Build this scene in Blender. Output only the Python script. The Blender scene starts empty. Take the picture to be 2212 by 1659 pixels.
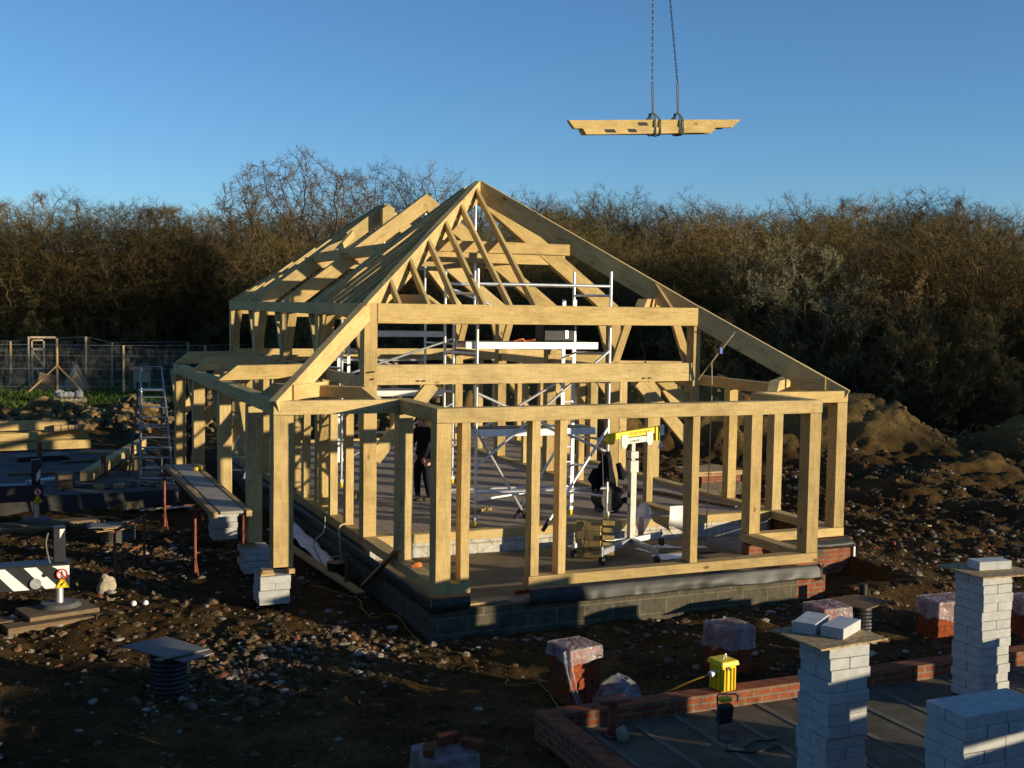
import bpy, bmesh, math, random
import numpy as np
from mathutils import Vector, Matrix, Euler, noise as mnoise
random.seed(11); rng=np.random.default_rng(7)
S=bpy.context.scene; COL=S.collection
PI=math.pi
# ------------------------------------------------------------------ camera
CAM=np.array([-5.3965,-18.5399,3.8286]); YAW,PIT,ROL,FPX=-0.408159,-0.0662278,0.0146411,2552.32
def cam_axes():
    cy,sy,cp,sp=math.cos(YAW),math.sin(YAW),math.cos(PIT),math.sin(PIT)
    f=np.array([-sy*cp,cy*cp,sp]); r=np.array([cy,sy,0.]); u=np.cross(r,f)
    return r*math.cos(ROL)+u*math.sin(ROL), -r*math.sin(ROL)+u*math.cos(ROL), f
CR,CU,CF=cam_axes()
cd=bpy.data.cameras.new('camera'); cam=bpy.data.objects.new('camera',cd); COL.objects.link(cam)
cam.matrix_world=Matrix(((CR[0],CU[0],-CF[0],CAM[0]),(CR[1],CU[1],-CF[1],CAM[1]),(CR[2],CU[2],-CF[2],CAM[2]),(0,0,0,1)))
cd.sensor_width=36; cd.lens=FPX/2212*36; cd.clip_end=2000; cd.clip_start=.1
S.camera=cam
def at(px,py,ax,v):                                   # a pixel of the 2212 px wide photograph as a point on a plane of the place
    d=CF+CR*(px-1106)/FPX-CU*(py-829.5)/FPX; i='xyz'.index(ax)
    return Vector(CAM+d*(v-CAM[i])/d[i])
# ------------------------------------------------------------------ light
SUN_EL=math.radians(7.7); SUN_AZ=math.radians(134.6)   # azimuth clockwise from +Y
w=bpy.data.worlds.new('World'); S.world=w; w.use_nodes=True
nt=w.node_tree; sky=nt.nodes.new('ShaderNodeTexSky'); sky.sky_type='NISHITA'; sky.sun_disc=False
sky.sun_elevation=SUN_EL; sky.sun_rotation=SUN_AZ; sky.air_density=0.82; sky.dust_density=0.0; sky.ozone_density=3.9
bg=nt.nodes['Background']; bg.inputs[1].default_value=SKY_STR=0.135
nt.links.new(sky.outputs[0],bg.inputs[0])
sd=bpy.data.lights.new('sun','SUN'); so=bpy.data.objects.new('sun',sd); COL.objects.link(so)
sd.energy=5.0; sd.angle=math.radians(.5); sd.color=(1,.85,.59)
sdir=Vector((math.sin(SUN_AZ)*math.cos(SUN_EL),math.cos(SUN_AZ)*math.cos(SUN_EL),math.sin(SUN_EL)))
so.rotation_euler=sdir.to_track_quat('Z','Y').to_euler()
S.view_settings.view_transform='Standard'; S.view_settings.look='None'; S.view_settings.gamma=1; S.view_settings.exposure=0.46
S.cycles.max_bounces=6; S.cycles.transparent_max_bounces=12
# ------------------------------------------------------------------ tags and builders
def tag(o,label=None,cat=None,group=None,kind=None):
    if label: o['label']=label
    if cat: o['category']=cat
    if group: o['group']=group
    if kind: o['kind']=kind
    return o
def thing(name,loc,label,cat,group=None,rz=0):
    o=bpy.data.objects.new(name,None); COL.objects.link(o); o.location=loc; o.rotation_euler.z=rz; o.empty_display_size=.1
    return tag(o,label,cat,group)
class MB:
    def __init__(s): s.v=[];s.f=[];s.m=[]
    def add(s,v,f,m=0):
        n=len(s.v); s.v+=[tuple(p) for p in v]; s.f+=[tuple(i+n for i in q) for q in f]; s.m+=[m]*len(f)
    def box(s,c,d,R=None,m=0,taper=1):
        hx,hy,hz=d[0]/2,d[1]/2,d[2]/2
        v=[Vector((x*hx*(taper if z>0 else 1),y*hy*(taper if z>0 else 1),z*hz)) for z in(-1,1) for y in(-1,1) for x in(-1,1)]
        if R is not None: v=[R@p for p in v]
        s.add([p+Vector(c) for p in v],[(0,2,3,1),(4,5,7,6),(0,1,5,4),(2,6,7,3),(0,4,6,2),(1,3,7,5)],m)
    def bb(s,x0,x1,y0,y1,z0,z1,m=0): s.box(((x0+x1)/2,(y0+y1)/2,(z0+z1)/2),(abs(x1-x0),abs(y1-y0),abs(z1-z0)),None,m)
    def tube(s,pts,r,n=8,cap=True,m=0,closed=False):
        pts=[Vector(p) for p in pts]; k=len(pts); rs=r if isinstance(r,(list,tuple)) else [r]*k
        vs=[];fs=[]; prev=None
        for i,p in enumerate(pts):
            if closed: t=pts[(i+1)%k]-pts[i-1]
            else: t=pts[min(i+1,k-1)]-pts[max(i-1,0)]
            t.normalize()
            a=prev if prev is not None else (Vector((0,0,1)) if abs(t.z)<.9 else Vector((1,0,0)))
            a=(a-t*a.dot(t)); 
            if a.length<1e-6: a=t.orthogonal()
            a.normalize(); prev=a; b=t.cross(a)
            for j in range(n): 
                th=2*PI*j/n; vs.append(p+(a*math.cos(th)+b*math.sin(th))*rs[i])
        for i in range(k if closed else k-1):
            i2=(i+1)%k
            for j in range(n): fs.append((i*n+j,i*n+(j+1)%n,i2*n+(j+1)%n,i2*n+j))
        if cap and not closed: fs+=[tuple(range(n-1,-1,-1)),tuple((k-1)*n+j for j in range(n))]
        s.add(vs,fs,m)
    def cyl(s,p0,p1,r,n=16,m=0,r1=None): s.tube([p0,p1],[r,r if r1 is None else r1],n,True,m)
    def prism(s,poly,origin,ux,uy,uz,m=0):                # poly extruded along uz (vector with length)
        o=Vector(origin);ux=Vector(ux);uy=Vector(uy);uz=Vector(uz); n=len(poly)
        a=[o+ux*p[0]+uy*p[1] for p in poly]; b=[p+uz for p in a]
        s.add(a+b,[tuple(range(n-1,-1,-1)),tuple(range(n,2*n))]+[(i,(i+1)%n,n+(i+1)%n,n+i) for i in range(n)],m)
    def build(s,name,mat,parent=None,loc=None,smooth=False,bevel=0):
        me=bpy.data.meshes.new(name)
        base=Vector(loc) if loc is not None else (world_loc(parent) if parent else Vector((0,0,0)))
        me.from_pydata([tuple(Vector(p)-base) for p in s.v],[],s.f); me.update()
        mats=mat if isinstance(mat,(list,tuple)) else [mat]
        for q in mats: me.materials.append(q)
        if len(mats)>1: me.polygons.foreach_set('material_index',s.m)
        if bevel:
            b=bmesh.new(); b.from_mesh(me); bmesh.ops.remove_doubles(b,verts=b.verts,dist=1e-5)
            bmesh.ops.bevel(b,geom=b.edges[:],offset=bevel,segments=1,affect='EDGES',clamp_overlap=True); b.to_mesh(me); b.free()
        if smooth: me.polygons.foreach_set('use_smooth',[True]*len(me.polygons))
        o=bpy.data.objects.new(name,me); COL.objects.link(o)
        if parent: o.parent=parent
        else: o.location=base
        return o
def world_loc(o):
    p=Vector((0,0,0))
    while o: p=p+o.location; o=o.parent
    return p
def dup(o,loc=None,rz=None,label=None,group=None,parent=None):
    c=o.copy(); COL.objects.link(c)
    if parent: c.parent=parent
    for k in list(o.children): dup(k,parent=c)
    if loc is not None: c.location=loc
    if rz is not None: c.rotation_euler.z=rz
    if label: c['label']=label
    if group: c['group']=group
    return c
# ------------------------------------------------------------------ materials
def mat(name,rough=.8,metal=0,spec=.3):
    m=bpy.data.materials.new(name); m.use_nodes=True; n=m.node_tree.nodes; b=n['Principled BSDF']
    b.inputs['Roughness'].default_value=rough; b.inputs['Metallic'].default_value=metal; b.inputs['Specular IOR Level'].default_value=spec
    return m,m.node_tree,b
def N(t,k,**kw):
    n=t.nodes.new(k)
    for a,v in kw.items():
        if a in('inp',): 
            for i,x in v.items(): n.inputs[i].default_value=x
        else: setattr(n,a,v)
    return n
def ramp(t,fac,stops):
    r=t.nodes.new('ShaderNodeValToRGB'); e=r.color_ramp.elements
    while len(e)<len(stops): e.new(.5)
    for q,(p,c) in zip(e,stops): q.position=p; q.color=(*c,1)
    if fac is not None: t.links.new(fac,r.inputs[0])
    return r
def mixc(t,fac,a,b,mode='MIX'):
    x=t.nodes.new('ShaderNodeMix'); x.data_type='RGBA'; x.blend_type=mode
    for s,i in((fac,0),(a,6),(b,7)):
        if hasattr(s,'is_output'): t.links.new(s,x.inputs[i])
        else: x.inputs[i].default_value=s if i==0 else (*s,1)
    return x.outputs[2]
def bump(t,b,h,strength=.3,dist=.01):
    q=t.nodes.new('ShaderNodeBump'); q.inputs['Strength'].default_value=strength; q.inputs['Distance'].default_value=dist
    t.links.new(h,q.inputs['Height']); t.links.new(q.outputs[0],b.inputs['Normal'])
def coords(t,kind='Object',scale=(1,1,1),rand=False):
    tc=t.nodes.new('ShaderNodeTexCoord'); mp=t.nodes.new('ShaderNodeMapping'); mp.inputs['Scale'].default_value=scale
    t.links.new(tc.outputs[kind],mp.inputs[0])
    if rand:
        oi=t.nodes.new('ShaderNodeObjectInfo'); mu=t.nodes.new('ShaderNodeMath'); mu.operation='MULTIPLY'; mu.inputs[1].default_value=37.
        t.links.new(oi.outputs['Random'],mu.inputs[0]); cb=t.nodes.new('ShaderNodeCombineXYZ')
        for i in range(3): t.links.new(mu.outputs[0],cb.inputs[i])
        t.links.new(cb.outputs[0],mp.inputs['Location'])
    return mp.outputs[0]
def noise(t,vec,scale,detail=4,rough=.6,dist=0):
    n=N(t,'ShaderNodeTexNoise'); n.inputs['Scale'].default_value=scale; n.inputs['Detail'].default_value=detail; n.inputs['Roughness'].default_value=rough; n.inputs['Distortion'].default_value=dist
    t.links.new(vec,n.inputs['Vector']); return n.outputs['Fac']
def simple(name,c,rough=.8,metal=0,var=.25,scale=6,spec=.3,bmp=0,kind='Object'):
    m,t,b=mat(name,rough,metal,spec); v=coords(t,kind,rand=True); f=noise(t,v,scale,6,.65)
    d=tuple(x*(1-var) for x in c); l=tuple(min(1,x*(1+var)) for x in c)
    r=ramp(t,f,[(.3,d),(.7,l)]); t.links.new(r.outputs[0],b.inputs['Base Color'])
    if bmp: bump(t,b,f,bmp,.01)
    return m
def wood(name,light,mid,dark,grey=.25,rough=.75):  # sawn timber: grain, saw marks, stains, knots, a tone of its own per piece
    m,t,b=mat(name,rough,0,.08)
    v=coords(t,'Object',(.9,9,9),True); g=noise(t,v,4,6,.65,.6)
    r=ramp(t,g,[(.25,dark),(.48,mid),(.72,light)])
    v2=coords(t,'Object',(.8,1.6,1.6),True); g2=noise(t,v2,1.6,5,.7)
    st=ramp(t,g2,[(.47,(0,0,0)),(.75,(1,1,1))])
    mul=N(t,'ShaderNodeMath',operation='MULTIPLY'); mul.inputs[1].default_value=grey; t.links.new(st.outputs[0],mul.inputs[0])
    c=mixc(t,mul.outputs[0],r.outputs[0],tuple(x*.45 for x in mid))
    v4=coords(t,'Object',(14,1,1),True); sw=noise(t,v4,3,3,.5)      # saw marks across the face
    sr=ramp(t,sw,[(.35,(.90,.90,.90)),(.65,(1,1,1))]); c=mixc(t,1.,c,sr.outputs[0],'MULTIPLY')
    kn=N(t,'ShaderNodeTexVoronoi'); kn.inputs['Scale'].default_value=1.3; t.links.new(coords(t,'Object',(1,2.2,2.2),True),kn.inputs['Vector'])
    kr=ramp(t,kn.outputs['Distance'],[(.03,(.35,.25,.16)),(.10,(1,1,1))]); c=mixc(t,1.,c,kr.outputs[0],'MULTIPLY')
    oi=N(t,'ShaderNodeObjectInfo'); rr=ramp(t,oi.outputs['Random'],[(0,(.68,.62,.55)),(.22,(1,.98,.94)),(.45,(.84,.76,.66)),(.7,(1.04,.98,.90)),(.85,(.90,.84,.70)),(1,(.76,.72,.64))])
    c=mixc(t,1.,c,rr.outputs[0],'MULTIPLY'); t.links.new(c,b.inputs['Base Color'])
    bump(t,b,g,.25,.006); return m
M={}
M['oak']=wood('fresh_oak',(.68,.53,.27),(.59,.45,.21),(.38,.27,.12),.70)
M['softwood']=wood('sawn_softwood',(.58,.43,.24),(.48,.34,.18),(.36,.24,.12),.45)
M['oldwood']=wood('weathered_wood',(.26,.20,.13),(.20,.15,.095),(.12,.085,.05),.6)
M['bark']=simple('bark',(.085,.066,.035),.95,0,.4,3)
M['alu']=simple('scaffold_aluminium',(.80,.80,.80),.38,.85,.12,9,.5)
M['alu_flat']=simple('bright_aluminium_channel',(.86,.86,.84),.5,.55,.08,6,.5)
M['steel']=simple('galvanised_steel',(.48,.49,.50),.5,.7,.3,12,.5)
M['chain']=simple('dark_chain_steel',(.06,.06,.065),.5,.6,.3,20,.5)
M['sling']=simple('grey_sling_webbing',(.13,.14,.11),.9,0,.2,12)
M['block']=simple('aerated_concrete',(.43,.43,.415),.95,0,.16,9,.1,.35)
M['concrete']=simple('concrete',(.20,.19,.165),.9,0,.35,5,.2,.2)
M['rust']=simple('rusty_red_steel',(.24,.075,.045),.85,.1,.5,8,.3,.2)
M['black']=simple('black_rubber',(.016,.016,.018),.55,0,.3,6,.4)
M['crane']=simple('dark_crane_paint',(.022,.023,.028),.45,0,.3,4,.5)
M['white']=simple('white_paint',(.78,.78,.74),.6,0,.08,7,.4)
M['offwhite']=simple('white_sheet',(.80,.79,.78),.7,0,.05,5,.2)
M['yellow']=simple('yellow_plastic',(.80,.58,.012),.5,0,.10,7,.4)
M['red']=simple('red_print',(.55,.03,.03),.6,0,.1,7)
M['ink']=simple('black_print',(.015,.015,.015),.7,0,.1,7)
M['dpm']=simple('black_damp_proof_sheet',(.030,.029,.027),.50,0,.3,3,.3,.15)
M['cable']=simple('yellow_cable_sheath',(.34,.20,.015),.6,0,.1,7)
M['rope']=simple('pale_rope',(.45,.36,.20),.9,0,.2,30)
M['cloth']=simple('dark_navy_cloth',(.012,.013,.019),.95,0,.3,10,.1)
M['skin']=simple('skin',(.52,.29,.20),.6,0,.08,9)
M['hair']=simple('dark_hair',(.03,.02,.015),.7,0,.3,20)
M['boot']=simple('worn_brown_boot_leather',(.05,.03,.018),.7,0,.3,12)
M['stone']=None
def osb():
    m,t,b=mat('chip_board',.8,0,.2); v=coords(t,'Object',(1,1.7,1)); vo=N(t,'ShaderNodeTexVoronoi'); vo.inputs['Scale'].default_value=26
    t.links.new(v,vo.inputs['Vector']); r=ramp(t,vo.outputs['Color'],[(.1,(.22,.14,.06)),(.5,(.36,.25,.12)),(.9,(.46,.34,.18))])
    t.links.new(r.outputs[0],b.inputs['Base Color']); return m
M['osb']=osb()
def island(name,stops,rough=.95,var=3.,bmp=.3):
    m,t,b=mat(name,rough,0,.05); g=N(t,'ShaderNodeNewGeometry'); r=ramp(t,g.outputs['Random Per Island'],stops)
    f=noise(t,coords(t,'Object'),var*6,5,.7); q=ramp(t,f,[(.25,(.6,.6,.6)),(.7,(1.1,1.1,1.1))])
    c=mixc(t,1.,r.outputs[0],q.outputs[0],'MULTIPLY'); t.links.new(c,b.inputs['Base Color']); bump(t,b,f,bmp,.01); return m
M['bricks']=island('loose_red_brick',[(0,(.24,.055,.022)),(.5,(.31,.08,.034)),(1,(.19,.06,.035))],.9)
M['stone']=island('rubble',[(0,(.05,.034,.018)),(.42,(.09,.065,.038)),(.68,(.15,.105,.06)),(.77,(.19,.068,.035)),(.90,(.22,.185,.135)),(1,(.40,.37,.32))])
def brickwall(name,c1,c2,mortar,bw,bh,mort,ax):
    m,t,b=mat(name,.92,0,.15); tc=N(t,'ShaderNodeTexCoord'); sp=N(t,'ShaderNodeSeparateXYZ'); t.links.new(tc.outputs['Object'],sp.inputs[0])
    cb=N(t,'ShaderNodeCombineXYZ'); ad=N(t,'ShaderNodeMath',operation='ADD'); t.links.new(sp.outputs[0],ad.inputs[0]); t.links.new(sp.outputs[1],ad.inputs[1])
    t.links.new(ad.outputs[0],cb.inputs[0]); t.links.new(sp.outputs[2],cb.inputs[1])
    br=N(t,'ShaderNodeTexBrick'); br.inputs['Scale'].default_value=1; br.inputs['Brick Width'].default_value=bw; br.inputs['Row Height'].default_value=bh; br.inputs['Mortar Size'].default_value=mort
    br.inputs['Color1'].default_value=(*c1,1); br.inputs['Color2'].default_value=(*c2,1); br.inputs['Mortar'].default_value=(*mortar,1)
    t.links.new(cb.outputs[0],br.inputs['Vector']); f=noise(t,coords(t,'Object'),7,8,.75); q=ramp(t,f,[(.28,(.30,.29,.27)),(.5,(.85,.84,.82)),(.72,(1.15,1.12,1.08))])
    c=mixc(t,1.,br.outputs['Color'],q.outputs[0],'MULTIPLY'); t.links.new(c,b.inputs['Base Color'])
    iv=N(t,'ShaderNodeMath',operation='SUBTRACT'); iv.inputs[0].default_value=1; t.links.new(br.outputs['Fac'],iv.inputs[1]); bump(t,b,iv.outputs[0],.6,.01); return m
M['redwall']=brickwall('red_brickwork',(.31,.085,.035),(.24,.08,.042),(.22,.17,.12),.225,.075,.012,'x')
M['blockwall']=brickwall('grey_blockwork',(.115,.10,.072),(.095,.086,.066),(.17,.15,.10),.45,.225,.012,'x')
M['whiteblock']=brickwall('white_blockwork',(.58,.56,.50),(.54,.53,.48),(.40,.34,.24),.45,.225,.012,'x')
def mud():
    m,t,b=mat('wet_mud',.95,0,.06); v=coords(t,'Object')
    f=noise(t,v,.8,8,.7); g=noise(t,v,14,5,.7); r=ramp(t,f,[(.3,(.032,.018,.007)),(.52,(.068,.041,.015)),(.72,(.125,.083,.033))])
    q=ramp(t,g,[(.3,(.45,.43,.40)),(.62,(1.15,1.12,1.05)),(.74,(1.7,1.6,1.45))]); c=mixc(t,1.,r.outputs[0],q.outputs[0],'MULTIPLY')
    # clay, paler where the ground is heaped
    sp=N(t,'ShaderNodeSeparateXYZ'); t.links.new(v,sp.inputs[0]); mr=N(t,'ShaderNodeMapRange'); mr.inputs[1].default_value=-.35; mr.inputs[2].default_value=.5; t.links.new(sp.outputs[2],mr.inputs[0])
    c=mixc(t,mr.outputs[0],c,mixc(t,1.,(.19,.122,.044),q.outputs[0],'MULTIPLY')); t.links.new(c,b.inputs['Base Color']); bump(t,b,g,.6,.05); return m
M['mud']=mud()
def plastic(name,tint,dens):
    m=bpy.data.materials.new(name); m.use_nodes=True; t=m.node_tree; b=t.nodes['Principled BSDF']; b.inputs['Base Color'].default_value=(*tint,1); b.inputs['Roughness'].default_value=.22; b.inputs['Specular IOR Level'].default_value=.8
    tr=N(t,'ShaderNodeBsdfTransparent'); mx=N(t,'ShaderNodeMixShader'); f=noise(t,coords(t,'Object',(1,1,.45)),5,4,.6); r=ramp(t,f,[(.35,(max(0,dens-.16),)*3),(.68,(min(1,dens+.2),)*3)])
    t.links.new(r.outputs[0],mx.inputs[0]); t.links.new(tr.outputs[0],mx.inputs[1]); t.links.new(b.outputs[0],mx.inputs[2]); t.links.new(mx.outputs[0],t.nodes['Material Output'].inputs[0])
    bump(t,b,noise(t,coords(t,'Object',(1,1,.4)),11,4,.6,1.5),1.,.03); return m
M['wrap']=plastic('clear_polythene',(.60,.60,.63),.30); M['film']=plastic('milky_film',(.62,.60,.60),.66)
M['net']=plastic('fine_fence_net',(.20,.20,.17),.02)
def twig(name,a,b_):
    m,t,b=mat(name,.95,0,.1); oi=N(t,'ShaderNodeObjectInfo'); r=ramp(t,oi.outputs['Random'],[(0,a),(.55,tuple((x+y)/2 for x,y in zip(a,b_))),(1,b_)])
    g=N(t,'ShaderNodeNewGeometry'); q=ramp(t,g.outputs['Random Per Island'],[(0,(.6,.6,.6)),(1,(1.35,1.3,1.2))]); c=mixc(t,1.,r.outputs[0],q.outputs[0],'MULTIPLY'); t.links.new(c,b.inputs['Base Color']); return m
M['twig']=twig('bare_twigs',(.140,.090,.034),(.105,.084,.032))
M['lightened_twig']=twig('lightened_shrub_twigs',(.25,.165,.07),(.19,.145,.06))  # shrub twigs coloured lighter to make up for the wood's deep self-shade
M['twig_oak']=twig('oak_twigs',(.105,.074,.036),(.10,.074,.036))
M['twig_pale']=twig('pale_lichened_twigs',(.19,.175,.105),(.17,.16,.10))
M['grass']=twig('grass_blades',(.055,.105,.018),(.07,.12,.02))
# ------------------------------------------------------------------ ground
def vn(x,y,seed):
    xi=np.floor(x);yi=np.floor(y);fx=x-xi;fy=y-yi;fx=fx*fx*(3-2*fx);fy=fy*fy*(3-2*fy)
    def h(a,b): 
        q=np.sin(a*127.1+b*311.7+seed*74.7)*43758.5453; return q-np.floor(q)
    return (h(xi,yi)*(1-fx)+h(xi+1,yi)*fx)*(1-fy)+(h(xi,yi+1)*(1-fx)+h(xi+1,yi+1)*fx)*fy
def sm(a,b,x): t=np.clip((x-a)/(b-a),0,1); return t*t*(3-2*t)
def segd(x,y,a,b):
    ax,ay=a;bx,by=b;dx,dy=bx-ax,by-ay;t=np.clip(((x-ax)*dx+(y-ay)*dy)/(dx*dx+dy*dy),0,1); return np.hypot(x-ax-t*dx,y-ay-t*dy),t
def height(x,y):
    x=np.asarray(x,float);y=np.asarray(y,float)
    h=np.full(np.broadcast(x,y).shape,-.74)
    left=sm(-.3,-2.2,x)*sm(-3.6,-1.0,y); h=h+.22*left
    h=h+.10*sm(7.5,10,x)*sm(-4,-1,y)
    h=h+.22*sm(8,14,y)*(1-sm(.3,0,abs(left-1)))
    # heaps of clay
    d,t=segd(x,y,(18.8,10.8),(9.5,19.5)); a=2.05*(1-.12*t)*np.exp(-(d/2.3)**2)
    d2,t2=segd(x,y,(9.5,19.5),(2.0,25.)); a=np.maximum(a,(2.1-1.2*t2)*np.exp(-(d2/2.3)**2))
    d3,_=segd(x,y,(1.5,25.),(-9,24.)); a=np.maximum(a,.50*np.exp(-(d3/2.)**2))
    d4,_=segd(x,y,(24.5,8.),(27,7.)); a=np.maximum(a,1.75*np.exp(-(d4/2.1)**2))
    d5,_=segd(x,y,(20.5,6.5),(15,4.)); a=np.maximum(a,.35*np.exp(-(d5/1.4)**2))
    h=h+a
    lump=np.clip(a/.6,0,1)
    h=h+lump*(.55*(np.abs(vn(x*.9,y*.9,3)-.5)*2-.45)+.30*(vn(x*2.3,y*2.3,4)-.5)+.22*(vn(x*4.5,y*4.5,5)-.5))*np.clip(1.2-.2*sm(1.2,2.2,a),0,1)
    rough=.55+.9*sm(9,12,x)*sm(-5,0,y)*(1-lump)
    h=h+rough*(.16*(vn(x*.45,y*.45,8)-.5)+sm(11,14,x)*sm(0,4,y)*(.16*(np.abs(vn(x*1.1,y*1.4,31)-.5)*2-.4)+.10*(vn(x*2.6,y*2.6,32)-.5))+.10*(vn(x*1.3,y*1.3,1)-.5)+0.10*(vn(x*3.4+y*.8,y*3.1,2)-.5)+.085*(vn(x*6.5,y*6.5,6)-.5)+.03*(vn(x*11,y*11,7)-.5))*sm(90,30,np.hypot(x,y))
    # tyre ruts on the right
    rx=(x-13)*.8+(y-2)*.6; h=h+.09*np.sin(rx*5.5)*sm(10,12,x)*sm(-1,1,y)*sm(9,6,y)*vn(x*.5,y*.5,11)
    # under the built floors the ground is kept below
    ins=sm(-.15,.15,x)*sm(8.4,8.1,x)*sm(-3.6,-3.3,y)*sm(14.2,13.9,y); h=h*(1-ins)+(-1.0)*ins
    ins=sm(-.3,0,x)*sm(-7.4,-7.7,y)*sm(12,11,x); h=h*(1-ins)+(-1.0)*ins
    h=h+.20*sm(6.4,6.9,x)*sm(9.6,8.4,x)*sm(-4.6,-3.9,y)*sm(-1.0,-1.9,y)
    far=np.hypot(x+5,y+18); h=h+np.maximum(0,far-75)*.055*sm(75,130,far)
    h=h*(1-sm(31,34,y)*sm(12,5,x)*sm(75,60,y))+(-.5+.06*(vn(x*.7,y*.7,21)-.5))*sm(31,34,y)*sm(12,5,x)*sm(75,60,y)
    return h
def gz(x,y): return float(height(x,y))
def axis(lo,mid,hi):
    out=[]
    for a,b,s in mid: out+=list(np.arange(a,b,s))
    out.append(mid[-1][1]); s=.3; p=out[-1]
    while p<hi: s*=1.09; p+=s; out.append(p)
    s=.12;p=out[0];pre=[]
    while p>lo: s*=1.12; p-=s; pre.append(p)
    return np.array(pre[::-1]+out)
gx=axis(-260,[(-8,14,.065),(14,30,.16)],420); gy=axis(-160,[(-13,12,.065),(12,30,.16),(30,60,.5)],420)
X,Y=np.meshgrid(gx,gy); Z=height(X,Y); nx,ny=len(gx),len(gy)
me=bpy.data.meshes.new('ground'); V=np.stack([X,Y,Z],-1).reshape(-1,3)
i=np.arange(nx-1)[None,:]+nx*np.arange(ny-1)[:,None]; F=np.stack([i,i+1,i+nx+1,i+nx],-1).reshape(-1,4)
me.vertices.add(len(V)); me.vertices.foreach_set('co',V.ravel()); me.loops.add(F.size); me.loops.foreach_set('vertex_index',F.ravel())
me.polygons.add(len(F)); me.polygons.foreach_set('loop_start',np.arange(0,F.size,4)); me.polygons.foreach_set('loop_total',np.full(len(F),4)); me.update(); me.validate()
me.polygons.foreach_set('use_smooth',[True]*len(F)); me.materials.append(M['mud'])
g=bpy.data.objects.new('ground',me); COL.objects.link(g); tag(g,kind='structure')
# rubble: uncountable stones and brick bats trodden into the mud
ico=[];fi=[]
b=bmesh.new(); bmesh.ops.create_icosphere(b,subdivisions=1,radius=1); ico=np.array([v.co[:] for v in b.verts]); fi=np.array([[v.index for v in f.verts] for f in b.faces]); b.free()
def scatter(n,fn,size):
    P=[]
    while len(P)<n:
        x,y=fn()
        if (-.25<x<8.5 and -3.75<y<14.2) or (-.35<x<11 and y<-7.3): continue
        P.append((x,y,size(x,y)))
    return P
def tri(a,b): return random.uniform(a,b)
pts=[]
pts+=scatter(6500,lambda:(tri(-7,13),tri(-12,4)),lambda x,y:.010+.045*random.random()**7)
pts+=scatter(5200,lambda:(8.4+random.random()**1.2*9,tri(-5,9)),lambda x,y:.016+.06*random.random()**4)
pts+=scatter(420,lambda:(random.gauss(-3.1,.55),random.gauss(-4.8,.5)),lambda x,y:.02+.05*random.random()**2)
pts+=scatter(700,lambda:(random.gauss(-2.6,.7),random.gauss(2.2,.8)),lambda x,y:.02+.05*random.random()**2.5)
pts+=scatter(260,lambda:(tri(0,7),-3.75-abs(random.gauss(0,.45))),lambda x,y:.02+.055*random.random()**3.5)
pts+=scatter(900,lambda:(random.gauss(-1.9,1.1),random.gauss(-3.6,.55)),lambda x,y:.016+.055*random.random()**2.5)
pts+=scatter(700,lambda:(tri(2,9),tri(-7.2,-3.8)),lambda x,y:.015+.06*random.random()**4)
pts+=scatter(1500,lambda:(tri(-7,-.4),tri(-3,6)),lambda x,y:.015+.05*random.random()**3)
pa=np.array(pts); hz=height(pa[:,0],pa[:,1]); VV=[];FF=[]
for k in range(len(pa)):
    s=pa[k,2]; sc=np.array([1.3,1.,.72])*(.75+.5*rng.random(3)); v=ico*(1+.55*(rng.random((12 if len(ico)==12 else len(ico),1))-.5))*sc*s
    a=rng.random()*6.28; c,sn=math.cos(a),math.sin(a); v=v@np.array([[c,sn,0],[-sn,c,0],[0,0,1]]); v=v+np.array([pa[k,0],pa[k,1],hz[k]+s*.05])
    VV.append(v); FF.append(fi+len(ico)*k)
VV=np.concatenate(VV); FF=np.concatenate(FF); me=bpy.data.meshes.new('rubble'); me.from_pydata(VV.tolist(),[],FF.tolist()); me.materials.append(M['stone'])
ro=bpy.data.objects.new('rubble',me); COL.objects.link(ro); tag(ro,'broken stone and brick rubble trodden into the dark mud','rubble',kind='stuff')
# grass strip beyond the mud
n=15000; gxs=rng.uniform(-9,9,n); gys=32.6+14*rng.random(n)**1.3; gh=height(gxs,gys); hh=(.06+.14*rng.random(n)**2)*(.5+vn(gxs*.6,gys*.6,9)); an=rng.random(n)*PI; ln=rng.normal(0,.08,(n,2)); wd=.02+.03*rng.random(n)
A=np.stack([gxs-np.cos(an)*wd,gys-np.sin(an)*wd,gh-.03],-1);B=np.stack([gxs+np.cos(an)*wd,gys+np.sin(an)*wd,gh-.03],-1);C=np.stack([gxs+ln[:,0],gys+ln[:,1],gh+hh],-1)
me=bpy.data.meshes.new('grass'); me.from_pydata(np.stack([A,B,C],1).reshape(-1,3).tolist(),[],np.arange(3*n).reshape(-1,3).tolist()); me.materials.append(M['grass'])
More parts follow.
